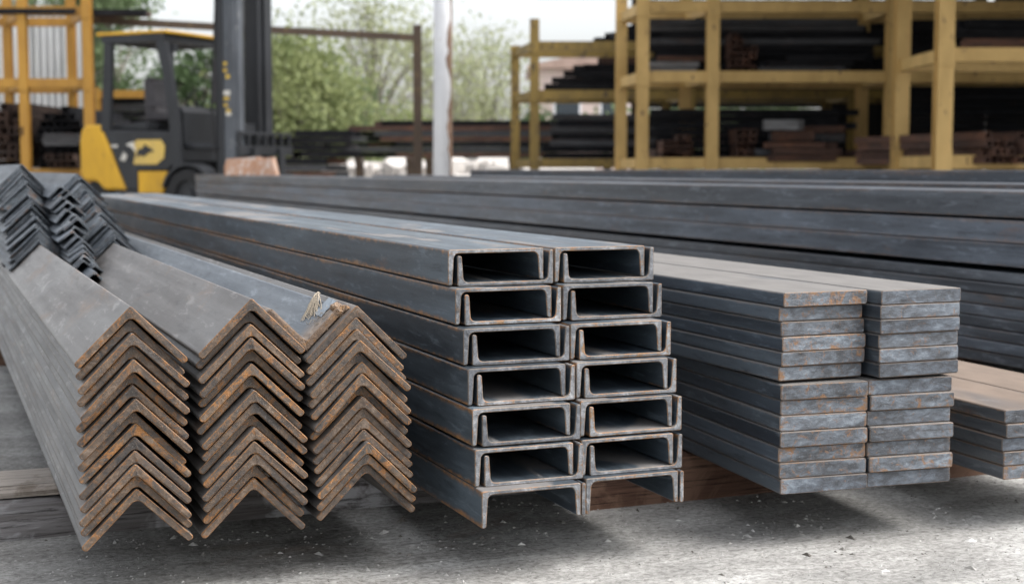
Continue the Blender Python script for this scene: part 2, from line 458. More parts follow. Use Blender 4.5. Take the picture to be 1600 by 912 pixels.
def bar_mesh(name, prof, length, mats, rim=.0016, nseg=10, wob=0.0, end_rough=0.0, seed=0):
    """Extrude a profile (x, z) along +Y; near end at y=0 has a worn chamfer ring and an end face of its own material."""
    rg = random.Random(seed)
    area = sum(prof[i].x * prof[(i + 1) % len(prof)].y - prof[(i + 1) % len(prof)].x * prof[i].y for i in range(len(prof)))
    if area < 0: prof = prof[::-1]
    n = len(prof)
    ins = []
    for i in range(n):
        a, b = prof[i - 1], prof[(i + 1) % n]
        d = (b - a).normalized()
        ins.append(prof[i] + Vector((-d.y, d.x)) * rim)
    rings = [(ins, 0.0)]
    ys = [rim] + [rim * 3.2] + [length * (j / nseg) ** 1.5 for j in range(1, nseg)] + [length - rim]
    for y in ys: rings.append((prof, y))
    rings.append((ins, length))
    V, Fc, fm = [], [], []
    ph = rg.uniform(0, 6)
    for pr, y in rings:
        ox = wob * (math.sin(y * 1.1 + ph) - math.sin(ph))
        for q in pr:
            yy = y + (rg.uniform(-1, 1) * end_rough if y < rim * 2 else 0)
            V.append((q.x + ox, yy, q.y))
    nr = len(rings)
    for k_ in range(nr - 1):
        for i in range(n):
            j = (i + 1) % n
            Fc.append((k_ * n + i, k_ * n + j, (k_ + 1) * n + j, (k_ + 1) * n + i))
            fm.append(1 if k_ in (0, nr - 2) else 0)
    Fc.append(tuple(range(n - 1, -1, -1))); fm.append(2)
    Fc.append(tuple(range((nr - 1) * n, nr * n))); fm.append(2)
    me = meshdata(name, V, Fc, mats, fm)
    bm = bmesh.new(); bm.from_mesh(me)
    bmesh.ops.recalc_face_normals(bm, faces=bm.faces)
    bm.to_mesh(me); bm.free()
    return me

def angle_prof(leg, t, sp=0.0):
    S = math.sqrt(.5)
    ab = [(0, 0), (leg, 0), (leg, t), (t, t), (t, leg), (0, leg)]
    rd = [.0035, t * .40, t * .45, .010 if leg > .1 else .006, t * .45, t * .40]
    pr = round_poly(ab, rd)
    return [Vector(((q.y - q.x) * S * (1 + sp), -(q.x + q.y) * S * (1 - sp))) for q in pr]

def channel_prof(wd, hl, hr, up=False, tw=.0066, root=.0112, tip=.0078):
    p = [(0, 0), (0, -hl), (tip, -hl), (root, -tw), (wd - root, -tw), (wd - tip, -hr), (wd, -hr), (wd, 0)]
    pr = round_poly(p, [.0035, .0018, .0048, .009, .009, .0048, .0018, .0035])
    return [Vector((q.x, -q.y)) for q in pr] if up else pr

def flat_prof(wd, h, r=.0042):
    return round_poly([(0, 0), (wd, 0), (wd, h), (0, h)], [r] * 4, 3)

ORD = ['top', 'second', 'third', 'fourth', 'fifth', 'sixth', 'seventh', 'eighth', 'ninth', 'tenth', 'eleventh', 'twelfth', 'thirteenth', 'fourteenth', 'bottom']
def nth(i, n):
    if i == 0: return 'top'
    if i == n - 1: return 'bottom'
    return ORD[i] + ' from top'

# ------------------------------------------------------------------ ground
gx = [-400, -60, -12, -2, 0, 1, 2, 3, 5, 12, 60, 400]
gy = [-400, -60, -10, -2, 0, 1, 2, 3, 5, 12, 60, 900]
V = [(x, y, 0) for y in gy for x in gx]
nx = len(gx)
Fg = [(j * nx + i, j * nx + i + 1, (j + 1) * nx + i + 1, (j + 1) * nx + i) for j in range(len(gy) - 1) for i in range(nx - 1)]
struct('ground', meshdata('ground', V, Fg, [M_GROUND]))

rg = random.Random(3)
V, Fc = [], []
for _ in range(11000):
    x = rg.uniform(-.4, 3.4); y = rg.uniform(1.0, 3.3)
    L = rg.uniform(.002, .006) * (1 if rg.random() < .94 else rg.uniform(1.5, 2.8)); wd = L * rg.uniform(.25, .6); a = rg.uniform(0, 6.28); h = rg.uniform(.0006, .0022) * (L / .004)
    ca, sa = math.cos(a), math.sin(a)
    o = len(V)
    for (p, q) in ((-L, -wd * .4), (L, -wd), (L * .8, wd), (-L * .7, wd * .8)):
        V.append((x + p * ca - q * sa, y + p * sa + q * ca, -.001))
    V.append((x, y, h))
    Fc += [(o, o + 1, o + 4), (o + 1, o + 2, o + 4), (o + 2, o + 3, o + 4), (o + 3, o, o + 4)]
o = link('loose_chips', meshdata('loose_chips', V, Fc, [M_CHIP]))
tag(o, 'small pale stone chips and scraps littering the concrete in front of the stacks', 'gravel', kind='stuff')

# ------------------------------------------------------------------ sleepers under the stacks
def timber(name, x0, x1, y0, y1, z0, z1, mat, label, seed=1, rough=.004, cat='timber'):
    rg = random.Random(seed)
    n = max(4, int((x1 - x0) / .12))
    V, Fc = [], []
    prof = [(y0, z0), (y0 - .001, (z0 + z1) / 2), (y0 + .006, z1 - .006), (y0 + .014, z1), (y1 - .01, z1), (y1, z1 - .01), (y1, z0)]
    m = len(prof)
    for i in range(n + 1):
        x = x0 + (x1 - x0) * i / n
        for (y, z) in prof:
            V.append((x, y + rg.uniform(-rough, rough), z + (rg.uniform(-rough, 0) if z > z0 else 0)))
    for i in range(n):
        for j in range(m):
            q = (j + 1) % m
            Fc.append((i * m + j, i * m + q, (i + 1) * m + q, (i + 1) * m + j))
    Fc.append(tuple(range(m))); Fc.append(tuple(range(n * m + m - 1, n * m - 1, -1)))
    me = meshdata(name, V, Fc, [mat])
    bm = bmesh.new(); bm.from_mesh(me); bmesh.ops.recalc_face_normals(bm, faces=bm.faces); bm.to_mesh(me); bm.free()
    return tag(link(name, me), label, cat)
timber('timber_sleeper', -.75, 1.17, 2.72, 2.92, 0, .074, M_WOODG, 'weathered grey timber sleeper on the concrete under the rusty angle bars', 1, .006)
timber('plank', -.72, 1.165, 2.735, 2.90, .0765, .0985, M_WOODT, 'tan plank lying on the grey sleeper under the angle bars', 2, .002, 'plank')
timber('timber_sleeper', 1.19, 1.86, 2.53, 2.70, 0, .0985, M_WOODB, 'reddish brown timber sleeper under the channel stack and thick flat bars', 3, .0025)
timber('timber_sleeper', 1.90, 2.42, 2.50, 2.66, 0, .0985, M_WOODB, 'dark brown timber sleeper under the low stack at the right edge', 4, .0025)
for i, y in enumerate((5.2, 7.4)):
    timber('timber_sleeper', -.1, 1.24, y, y + .16, 0, .0985, M_WOODB, 'brown timber sleeper hidden farther back under angle and channel bars', 5 + i, .002)['group'] = 'rear sleepers under the bars'
timber('timber_sleeper', 1.42, 2.5, 3.85, 4.0, 0, .0985, M_WOODB, 'brown timber sleeper behind, under the rear of the flat bars', 8, .002)
for i, y in enumerate((4.0, 7.0, 10.0, 14.0)):
    timber('timber_sleeper', 2.80, 4.4, y, y + .18, 0, .0985, M_WOODB, 'timber sleeper under the long dark stack behind', 9 + i, .002)['group'] = 'sleepers under the long dark stack'

# ------------------------------------------------------------------ rusty angle bars, three nested columns
AM = [bar_mesh('angle_bar', angle_prof(.1225 - .0012 * (i % 3), .0112 + .0004 * (i % 2), (-.008, .004, .010, -.002, .007, -.012, .0, .013)[i]), 6.0, [M_AN, M_EDGE2, M_ANE], rim=.0013, wob=.0004 * i, end_rough=.0007, seed=i) for i in range(8)]
AM[0] = bar_mesh('angle_bar', angle_prof(.1225, .0116), 6.0, [M_AN, M_EDGE2, M_ANE], rim=.0013, end_rough=.0005, seed=0)
rg = random.Random(11)
cols = [('left', .2785, .4715, .188), ('middle', .4635, .4775, .188), ('right', .6355, .4600, .199)]
NA = 15
for cname, ax, ztop, zbot in cols:
    for i in range(NA):
        f = i / (NA - 1)
        z = ztop + (zbot - ztop) * f
        # lower layers sit a little farther right in the photograph
        dx = rg.uniform(-.0022, .0022) + (.017 if cname == 'right' else .003) * f
        o = link('angle_bar', AM[0 if i == 0 else rg.randrange(1, 8)], None, (ax + dx, 2.228 + (rg.uniform(-.010, .014) if i else 0), z + rg.uniform(-.0009, .0009)), (0, R(rg.uniform(-1.0, 1.0)) if 0 < i else 0, R(rg.uniform(-.06, .06))))
        extra = ' with smooth grey upper face' if i == 0 else ''
        tag(o, f'rusty-ended steel angle bar, {nth(i, NA)} of the {cname} nested column{extra}', 'angle bar', 'rusty angle bars nested in three columns')
# inverted angle lying in the valley, with slag and a frayed tie
vm = bar_mesh('angle_bar', [Vector((-q.x, -q.y)) for q in angle_prof(.0930, .0125)], 5.4, [M_VB, M_SLAG, M_SLAG], rim=.002, end_rough=.0012, seed=9)
vb = tag(link('angle_bar', vm, None, (.5575, 2.250, .3835)), 'inverted steel angle bar lying in the valley, torch-cut end with burnt slag', 'angle bar')
rg = random.Random(5)
bm = bmesh.new()
for i in range(24):
    t = rg.random()
    c = Vector((.0600 + rg.uniform(-.008, .007) - .012 * t * rg.random(), .002 + .030 * t, .0640 + rg.uniform(-.008, .007)))
    if i > 15: c = Vector((.012 + .045 * rg.random(), .003 + rg.uniform(0, .006), 0)); c.z = c.x + .001 + rg.uniform(-.001, .003)
    r = rg.uniform(.0035, .0085) if i <= 15 else rg.uniform(.0012, .0026)
    ret = bmesh.ops.create_icosphere(bm, subdivisions=2, radius=r, matrix=Matrix.Translation(c))
    for v in ret['verts']:
        v.co += Vector((rg.uniform(-1, 1), rg.uniform(-1, 1), rg.uniform(-1, 1))) * r * .22
me = bpy.data.meshes.new('slag'); bm.to_mesh(me); bm.free(); me.materials.append(M_SLAG)
link('slag', me, vb)
mb = MB()
for i in range(34):
    a = rg.uniform(-1, 1)
    xt = .058 + rg.uniform(-.004, .003)
    top = Vector((xt, .150 + rg.uniform(-.010, .010), xt + .021 + rg.uniform(0, .004)))
    xe = .030 + .010 * a + rg.uniform(-.005, .005)
    end = Vector((xe, .095 - .034 * a + rg.uniform(-.012, .012), xe + .0186 + rg.uniform(0, .002)))
    midp = (top + end) / 2 + Vector((-.001, rg.uniform(-.010, .010), .001 + rg.uniform(0, .004)))
    mb.tube([top, (top + midp) / 2 + Vector((0, 0, .003)), midp, end], [.0009, .0009, .0008, .0005], 5)
for i in range(30):   # short loose ends
    c = Vector((.030 + rg.uniform(-.012, .02), rg.uniform(.02, .085), 0)); c.z = c.x + .0182
    d = Vector((rg.uniform(-1, 1), rg.uniform(-1, 1), rg.uniform(-.2, 1))).normalized() * rg.uniform(.004, .011)
    mb.tube([c, c + d * .5 + Vector((0, 0, .001)), c + d], .0004, 4)
t = thing('frayed_tie', 'frayed pale cord tie with torn tape stuck on the inverted angle bar', 'tie', (.5575, 2.250, .3835))
mb.build('cord_strands', M_STRAW, t)
V, Fc = [], []
for i in range(7):
    for j in range(4):
        s = .034 + .026 * j / 3
        V.append((s, .035 + .05 * i / 6 + .004 * math.sin(j * 2 + i), s + .0184 + rg.uniform(0, .003)))
for i in range(6):
    for j in range(3):
        Fc.append((i * 4 + j, i * 4 + j + 1, i * 4 + j + 5, i * 4 + j + 4))
o = link('tape', meshdata('tape', V, Fc, [M_FOIL]), t)
md = o.modifiers.new('thick', 'SOLIDIFY'); md.thickness = .0006

# shorter angle bars stored on top of the first two columns, ends stepping back
SM = [bar_mesh('angle_bar', angle_prof(.116 - .005 * i, .0050, (-.015, .014, .03)[i]), 3.2, [M_AN2, M_ANE2, M_ANE2], rim=.0008, end_rough=.003, seed=30 + i) for i in range(3)]
SS = bar_mesh('angle_bar', angle_prof(.052, .005), 3.0, [M_AN2, M_ANE2, M_ANE2], rim=.0008, end_rough=.002, seed=34)
rg = random.Random(21)
G = 'dark angle bars stacked on the left and middle columns'
n1 = 22
for i in range(n1):
    f = i / (n1 - 1)
    o = link('angle_bar', SM[i % 3], None, (.279 + rg.uniform(-.007, .007), 4.12 + .80 * f + rg.uniform(-.05, .05), .4835 + .0101 * i + .001), (0, R(rg.uniform(-3.2, 3.2)), R(rg.uniform(-.35, .35))))
    tag(o, 'thin blue-grey angle bar in the jumbled stack resting on the left column' if i < n1 - 1 else 'topmost thin angle bar of the jumbled dark stack at the left edge', 'angle bar', G + ' (left)')
n2 = 18
for i in range(n2):
    f = i / (n2 - 1)
    o = link('angle_bar', SM[i % 3], None, (.4625 + rg.uniform(-.006, .006), 3.98 + 1.05 * f + rg.uniform(-.06, .06), .4890 + .0104 * i), (0, R(rg.uniform(-1.6, 1.6)), R(rg.uniform(-.2, .2))))
    tag(o, 'thin blue-grey angle bar in the stepped stack resting on the middle column' if i < n2 - 1 else 'topmost thin angle bar of the stepped dark stack behind the middle column', 'angle bar', G + ' (middle)')
for i in range(20):     # small bars thrown in the valley between
    o = link('angle_bar', SS, None, (.371 + rg.uniform(-.016, .016), 3.70 + .040 * i + rg.uniform(-.04, .04), .428 + .0108 * i), (0, R(rg.uniform(-9, 9)), R(rg.uniform(-.2, .2))))
    tag(o, 'small blue-grey angle bar wedged in the valley between the two dark stacks', 'angle bar', G + ' (valley)')
# binding wire round the left column
t = thing('binding_wire', 'twisted dark binding wire strands wrapped over the left angle column', 'wire', (.279, 4.42, .4715))
for j in range(3):
    mb = MB()
    pts = []
    for q in range(13):
        s = -.0855 + .165 * q / 12
        pts.append((s, .045 * j + .02 * math.sin(q * .9 + j) - .35 * s, -abs(s) + .006 + .002 * math.sin(q * 2 + j)))
    mb.tube(pts, .0048, 7)
    mb.build('wire_strand', M_WIRE, t, smooth=True)

# ------------------------------------------------------------------ channel stack
C_TOP = [bar_mesh('channel_bar', channel_prof(.1775, .0612, .0552), 6.0, [M_CH, M_EDGE, M_CHE], rim=.0014, end_rough=.0003, wob=.0006 * i, seed=40 + i) for i in range(2)]
C_UP = [bar_mesh('channel_bar', channel_prof(.1790, .0525, .0600, up=True), 6.0, [M_CH, M_EDGE, M_CHE], rim=.0014, end_rough=.0003, wob=.0006 * i, seed=44 + i) for i in range(2)]
zs = [.5425, .4785, .4140, .3500, .2860, .2205, .1575]
ysL = [2.284, 2.252, 2.216, 2.190, 2.168, 2.156, 2.126]
ysR = [2.284, 2.253, 2.216, 2.194, 2.178, 2.168, 2.150]
rg = random.Random(8)
GC = 'channel bars nested in pairs in two columns'
for cname, x0, ys_ in (('left', .8150, ysL), ('right', 1.0135, ysR)):
    for i in range(7):
        dx = rg.uniform(-.0015, .0015)
        rz = R(rg.uniform(-.04, .04))
        o = link('channel_bar', C_TOP[i % 2], None, (x0 + dx, ys_[i], zs[i]), (0, 0, rz))
        row = nth(i, 7)
        tag(o, f'channel bar opening downwards, {row} row of the {cname} channel column', 'channel bar', GC)
        if i < 6:
            o = link('channel_bar', C_UP[i % 2], None, (x0 + .0165 + dx, ys_[i] + rg.uniform(-.003, .003), zs[i] - .0632), (0, 0, rz))
            tag(o, f'upturned channel bar nested inside the {row} row of the {cname} channel column', 'channel bar', GC)
fm = bar_mesh('flat_bar', flat_prof(.0075, .056), 5.8, [M_CH, M_EDGE, M_CHE], rim=.001)
for cname, x in (('between the two channel columns', .9965), ('at the right foot of the channel stack', 1.1965)):
    y = 2.132 if x < 1 else 2.155
    tag(link('flat_bar', fm, None, (x, y, .0995)), f'narrow steel flat bar standing on edge {cname}', 'flat bar')

# ------------------------------------------------------------------ thick flat bars: upper bundle on a lower bundle
FU = [bar_mesh('flat_bar', flat_prof(.1775, .0258), 6.0, [M_FL, M_EDGE3, M_FLE], rim=.0016, end_rough=.0005, wob=.0008 * i, seed=60 + i) for i in range(3)]
FLW = [bar_mesh('flat_bar', flat_prof(.1765, .0278), 2.2, [M_FL, M_EDGE3, M_FLE], rim=.0016, end_rough=.0005, seed=64 + i) for i in range(3)]
GF = 'thick flat bars stacked in two columns'
rg = random.Random(15)
for cname, x0, y0 in (('left', 1.3875, 2.138), ('right', 1.5755, 2.108)):
    for i in range(6):
        z = .4632 - .0266 * (i + 1)
        o = link('flat_bar', FU[i % 3], None, (x0 + rg.uniform(-.002, .002), y0 + rg.uniform(-.004, .006), z), (0, 0, R(rg.uniform(-.08, .08))))
        tag(o, f'thick flat bar, {nth(i, 6)} of the upper bundle, {cname} column', 'flat bar', GF)
A5 = R(-5.0)
for cname, du in (('left', 0.0), ('right', .1795)):
    for i in range(7):
        z = .2990 - .0284 * (i + 1)
        px = 1.3875 + du * math.cos(A5); py = 2.136 + du * math.sin(A5)
        o = link('flat_bar', FLW[i % 3], None, (px + rg.uniform(-.002, .002), py + rg.uniform(-.004, .006), z), (0, 0, A5 + R(rg.uniform(-.15, .15))))
        tag(o, f'thick flat bar, {nth(i, 7)} of the lower bundle, {cname} column', 'flat bar', GF)
# low stack at the right edge
FD = [bar_mesh('flat_bar', flat_prof(.176, .0258), 3.4, [M_FD, M_EDGE3, M_FLE], rim=.0016, end_rough=.0005, seed=70 + i) for i in range(3)]
A3 = R(-3.0)
for cname, du in (('left', 0.0), ('right', .179)):
    for i in range(5):
        z = .2330 - .0266 * (i + 1)
        o = link('flat_bar', FD[i % 3], None, (1.842 + du * math.cos(A3) + rg.uniform(-.002, .002), 2.081 + du * math.sin(A3) + rg.uniform(-.004, .005), z), (0, 0, A3))
        tag(o, f'brownish flat bar, {nth(i, 5)} in {cname} column of the low stack at right edge', 'flat bar', 'flat bars in the low stack at the right edge')

# ------------------------------------------------------------------ long dark stack running behind
rg = random.Random(17)
E_L = 14.0
def plain_bar(name, wd, h, L, mats, seed=0):
    return bar_mesh(name, flat_prof(wd, h, .004), L, mats, rim=.002, nseg=12, seed=seed)
mE = plain_bar('box_bar', .34, .0775, E_L, [M_BK, M_EDGE3, M_FLE], 1)
mE2 = plain_bar('box_bar', .34, .0675, E_L, [M_BK, M_EDGE3, M_FLE], 2)
mEf = plain_bar('flat_bar', .34, .0325, E_L, [M_BK, M_EDGE3, M_FLE], 3)
GE = 'long bars of the dark stack behind the flat bars'
for i, (z0, me_, lab) in enumerate(((.5370, mE, 'top'), (.4625, mE2, 'second'), (.3935, mE2, 'third'))):
    o = link('box_bar', me_, None, (2.926 + rg.uniform(-.003, .003), 3.15 + rg.uniform(-.02, .02), z0))
    tag(o, f'long dark steel box bar, {lab} layer of the long stack behind the flat bars', 'box bar', GE)
z = .3780
for i in range(8):
    z -= .0347
    o = link('flat_bar', mEf, None, (2.926 + rg.uniform(-.004, .004), 3.12 + rg.uniform(-.02, .02), z))
    tag(o, f'long dark flat bar, {nth(i, 8)} of the thin layers in the back stack', 'flat bar', GE)
mF = plain_bar('box_bar', .34, .13, 8.8, [M_BK, M_EDGE3, M_FLE], 5)
mF2 = plain_bar('box_bar', .36, .14, 8.0, [M_BK, M_EDGE3, M_FLE], 6)
for i in range(4):
    o = link('box_bar', mF, None, (3.34, 2.4 + rg.uniform(-.02, .02), .6325 - .133 * (i + 1)))
    tag(o, f'dark steel box bar, {nth(i, 4)} of the row just behind the long stack', 'box bar', GE)
    o = link('box_bar', mF2, None, (3.78, 2.1 + rg.uniform(-.02, .02), .6790 - .1448 * (i + 1)))
    tag(o, f'dark steel box bar, {nth(i, 4)} of the rearmost row of the long stacks', 'box bar', GE)
# ------------------------------------------------------------------ background frame: u to the right, v away from the photographer
cy_, sy_ = math.cos(YAW), math.sin(YAW)
def W(u, v, z=0.0):
    return Vector((u * cy_ + v * sy_, -u * sy_ + v * cy_, z))
def P(px, py, v):
    """(u, z) of the point seen at pixel (px, py) at distance v."""
    h = FPX * math.cos(PITCH) + (456 - py) * math.sin(PITCH)
    q = -FPX * math.sin(PITCH) + (456 - py) * math.cos(PITCH)
    return (px - 800) / h * v, CAM_H + q / h * v

# orange block resting at the far end of the long stack
u, zb = P(367, 273, 14.6)
t = W(u, 14.6)
mb = MB()
mb.prism([(-.26, 0), (.265, 0), (.225, .185), (.12, .175), (.06, .19), (-.05, .182), (-.24, .17), (-.262, .09)], -.12, .12)
o = mb.build('rusty_block', M_ORANGE, None, (3.09, t.y + .1, .6127), (0, 0, -YAW))
tag(o, 'orange-brown rusty block sitting on the far end of the long dark stack', 'block')

# ------------------------------------------------------------------ yellow racks
def hpost(mb, x, y, z0, z1, s=.15, mi=0):
    mb.box(x - s / 2, x + s / 2, y - s / 2, y - s / 2 + .016, z0, z1, mi)
    mb.box(x - s / 2, x + s / 2, y + s / 2 - .016, y + s / 2, z0, z1, mi)
    mb.box(x - .008, x + .008, y - s / 2 + .016, y + s / 2 - .016, z0, z1, mi)
def rack(label, fronts, backs, vf, vb, levels, ztops, mat, s=.15, gridx=None, plates=()):
    """fronts, backs: post u positions; levels: beam centre heights."""
    u0 = fronts[0]
    t = thing('storage_rack', label, 'rack', W(u0, vf), -YAW, 'yellow steel storage racks')
    for i, uu in enumerate(fronts):
        mb = MB(); hpost(mb, uu - u0, 0, 0, ztops[0], s)
        for zl in levels: mb.box(uu - u0 - s * .52, uu - u0 + s * .52, -s / 2 - .012, -s / 2 - .002, zl - .11, zl + .11)
        mb.build('post', mat, t)
    for i, uu in enumerate(backs):
        mb = MB(); hpost(mb, uu - u0, vb - vf, 0, ztops[1], s)
        mb.build('post', mat, t)
    for zl in levels:
        for A, yy in ((fronts, 0), (backs, vb - vf)):
            for a, b in zip(A[:-1], A[1:]):
                mb = MB()
                x0, x1 = a - u0 + s / 2, b - u0 - s / 2
                mb.box(x0, x1, yy - .045, yy - .03, zl - .065, zl + .065)
                mb.box(x0, x1, yy - .03, yy + .04, zl + .05, zl + .065)
                mb.box(x0, x1, yy - .03, yy + .04, zl - .065, zl - .05)
                mb.build('beam', mat, t)
        for a, b in zip(fronts, backs):
            d = Vector((b - a, vb - vf, 0)); Ld = d.length
            M = Matrix.Translation((a - u0, 0, 0)) @ Matrix.Rotation(math.atan2(d.y, d.x), 4, 'Z')
            mb = MB()
            mb.box(s / 2 + .003, Ld - s / 2 - .003, -.03, .03, zl - .06, zl + .06, 0, M)
            mb.build('cross_beam', mat, t)
    return t
def U(px, v): return P(px, 200, v)[0]
LV = [.745, 1.745, 2.545]
rack('nearest yellow rack at the far right holding rusty tubes', [U(1472, 13.5), U(1830, 13.5)], [U(1406, 14.9), U(1735, 14.9)], 13.5, 14.9, LV, (3.3, 3.3), M_YEL)
rack('long yellow rack in the middle right with black-shadowed shelves', [U(1003, 16.7), U(1112, 16.7), U(1391, 16.7), U(1690, 16.7)],
     [U(970, 17.9), U(1070, 17.9), U(1345, 17.9), U(1620, 17.9)], 16.7, 17.9, LV, (3.2, 3.2), M_YEL, s=.14)
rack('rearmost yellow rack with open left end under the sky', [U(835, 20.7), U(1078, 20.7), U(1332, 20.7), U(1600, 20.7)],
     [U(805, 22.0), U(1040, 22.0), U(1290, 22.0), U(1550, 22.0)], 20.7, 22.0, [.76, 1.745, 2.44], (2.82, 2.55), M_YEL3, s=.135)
rack('yellow rack at the left edge behind the forklift truck', [U(-120, 21), U(40, 21), U(140, 21)], [U(-140, 22.6), U(16, 22.6), U(115, 22.6)], 21, 22.6, [.62, 1.93, 2.97], (3.6, 3.6), M_YEL2, s=.125)
rack('low yellow rack end seen through the forklift cab', [U(152, 24.5), U(262, 24.5)], [U(160, 25.5), U(262, 25.5)], 24.5, 25.5, [.7, 1.95], (1.98, 1.98), M_YEL2)

# ------------------------------------------------------------------ steel stored on the racks
_mesh = {}
def lbar(L, a, b, mat, kind):
    key = (round(L, 2), a, b, mat.name, kind)
    if key not in _mesh:
        mb = MB()
        if kind == 'tube':          # open square tube
            tq = a * .16
            for (x0, x1, z0, z1) in ((0, a, 0, tq), (0, a, b - tq, b), (0, tq, tq, b - tq), (a - tq, a, tq, b - tq)):
                mb.box(x0, x1, 0, L, z0, z1)
        else:
            mb.box(0, a, 0, L, 0, b)
        _mesh[key] = meshdata(kind, mb.v, mb.f, [mat])
    return _mesh[key]
def bundle_long(px0, px1, py0, py1, v, rows, mat, label, group, step=0.0, depth=2, jit=.12, name='steel_bar', cat='steel bar', deep=.10):
    """Bars lying left to right; left ends ragged, stepping by `step` pixels per row."""
    rg = random.Random(int(px0 * 7 + py0))
    z0, z1 = P(px0, py1, v)[1], P(px0, py0, v)[1]
    h = (z1 - z0) / rows
    for i in range(rows):
        ua = U(px0 + step * i + rg.uniform(0, 1) * 10, v); ub = U(px1, v)
        L = round((ub - ua) * rg.uniform(.86, 1.0), 1)
        for d in range(depth):
            jx = rg.uniform(-jit, jit)
            me_ = lbar(L, deep, round(h * .90, 3), mat if rg.random() < .68 else rg.choice([M_DIM, M_RUSTBAR, M_DIM]), 'bar')
            p = W(ua + jx, v + (deep + .01) * d, z0 + h * i)
            o = link(name, me_, None, p, (0, 0, -YAW - R(90)))
            tag(o, label, cat, group)
def bundle_end(px0, px1, py0, py1, v, nx_, nz, mat, label, group, L=3.0, kind='tube', drop=.12, skew=0, cat=None):
    """Bars pointing at the viewer: their ends show."""
    rg = random.Random(int(px0 * 3 + py1))
    ua, z0 = P(px0, py1, v); ub, z1 = P(px1, py0, v)
    a, b = (ub - ua) / nx_, (z1 - z0) / nz
    me_ = lbar(L, round(a * .94, 3), round(b * .94, 3), mat, kind)
    for i in range(nx_):
        top = nz - (rg.randint(0, max(1, int(nz * drop * 1.6))) if drop else 0)
        for j in range(top):
            p = W(ua + a * i + rg.uniform(-.01, .01), v + rg.uniform(-.1, .1), z0 + b * j)
            o = link('square_tube' if kind == 'tube' else 'steel_bar', me_, None, p, (0, 0, -YAW + R(skew) + R(rg.uniform(-.5, .5))))
            tag(o, label, cat or ('tube' if kind == 'tube' else 'steel bar'), group)
# rearmost rack
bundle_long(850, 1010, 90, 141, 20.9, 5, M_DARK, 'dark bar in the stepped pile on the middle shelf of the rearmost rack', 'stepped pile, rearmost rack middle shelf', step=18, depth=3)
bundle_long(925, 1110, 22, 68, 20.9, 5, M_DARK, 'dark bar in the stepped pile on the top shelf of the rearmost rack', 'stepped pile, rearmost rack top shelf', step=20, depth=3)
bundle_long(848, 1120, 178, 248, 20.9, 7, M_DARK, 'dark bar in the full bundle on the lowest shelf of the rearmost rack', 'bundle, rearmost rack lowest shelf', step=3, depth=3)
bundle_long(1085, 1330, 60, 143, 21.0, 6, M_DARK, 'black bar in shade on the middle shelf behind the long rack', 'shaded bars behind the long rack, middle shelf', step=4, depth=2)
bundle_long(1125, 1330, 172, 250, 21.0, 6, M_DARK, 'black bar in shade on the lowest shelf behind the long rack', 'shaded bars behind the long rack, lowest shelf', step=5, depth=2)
# long rack
bundle_end(1036, 1084, 210, 256, 16.8, 6, 5, M_RUSTBAR, 'rusty square tube end in the small bundle low between two rack posts', 'rusty tubes between the close rack posts', drop=.2)
bundle_long(1015, 1108, 88, 114, 17.2, 3, M_GREYBAR, 'grey bar on the middle shelf between the two close rack posts', 'grey bars between the close rack posts', step=2, depth=2)
bundle_end(1140, 1182, 52, 113, 16.9, 4, 6, M_RUSTBAR, 'rusty square tube end in the tall pile at left of the middle shelf', 'rusty tubes on the middle shelf of the long rack', drop=.3)
bundle_end(1150, 1182, 168, 256, 16.8, 3, 8, M_RUSTBAR, 'rusty square tube end in the tall pile at left of the lowest shelf', 'rusty tubes on the lowest shelf of the long rack', drop=.3)
bundle_long(1178, 1300, 222, 252, 16.7, 3, M_RUSTBAR, 'rusty brown bar in the low pile on the lowest shelf of the long rack', 'rusty bars low on the long rack', step=4, depth=3, jit=.2)
bundle_long(1185, 1262, 186, 221, 16.9, 2, M_GREYBAR, 'grey plate-like bar on top of the rusty pile on the long rack', 'grey bars on the rusty pile', step=6, depth=2, jit=.1)
bundle_long(1215, 1310, 196, 221, 17.25, 2, M_RUSTBAR, 'brown bar behind the grey bars on the rusty pile', 'brown bars on the rusty pile', step=14, depth=1, jit=.1)
bundle_long(1190, 1340, 88, 113, 16.9, 3, M_DARK, 'dark grey bar lying flat on the middle shelf of the long rack', 'dark bars on the middle shelf of the long rack', step=6, depth=3, jit=.2)
bundle_long(1010, 1385, 30, 112, 17.35, 8, M_DARK, 'added black bar filling and darkening the rear of the long rack middle shelf', 'added bars filling and darkening the long rack', step=1, depth=2, jit=.1)  # black bars added here to fill and darken the depth of the rack
bundle_long(1012, 1340, 170, 254, 17.45, 8, M_DARK, 'added black bar filling and darkening the rear of the long rack lowest shelf', 'added darkening bars low in the long rack', step=2, depth=2, jit=.15)
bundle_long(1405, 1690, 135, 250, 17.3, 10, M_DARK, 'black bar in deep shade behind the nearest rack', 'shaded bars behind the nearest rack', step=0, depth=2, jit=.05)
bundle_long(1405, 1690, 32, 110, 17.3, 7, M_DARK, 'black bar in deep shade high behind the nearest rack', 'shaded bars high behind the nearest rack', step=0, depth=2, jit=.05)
# nearest rack
bundle_end(1536, 1610, 205, 256, 13.3, 6, 4, M_RUSTBAR, 'orange-rusty square tube end in the bundle low on the nearest rack', 'orange-rusty tubes on the nearest rack', L=2.6, drop=.25, skew=13)
bundle_long(1480, 1545, 208, 252, 14.5, 4, M_GREYBAR, 'grey bar beside the rusty tubes low on the nearest rack', 'grey bars on the nearest rack', step=2, depth=2)
bundle_end(1395, 1440, 230, 256, 15.2, 3, 2, M_RUSTBAR, 'rusty brown tube on the lowest shelf between the near rack posts', 'brown tubes between the near rack posts', L=2.2, drop=0)
bundle_long(1490, 1700, 30, 76, 14.6, 3, M_DARK, 'black bar in deep shade on the upper shelf of the nearest rack', 'shaded bars on the nearest rack', depth=2)
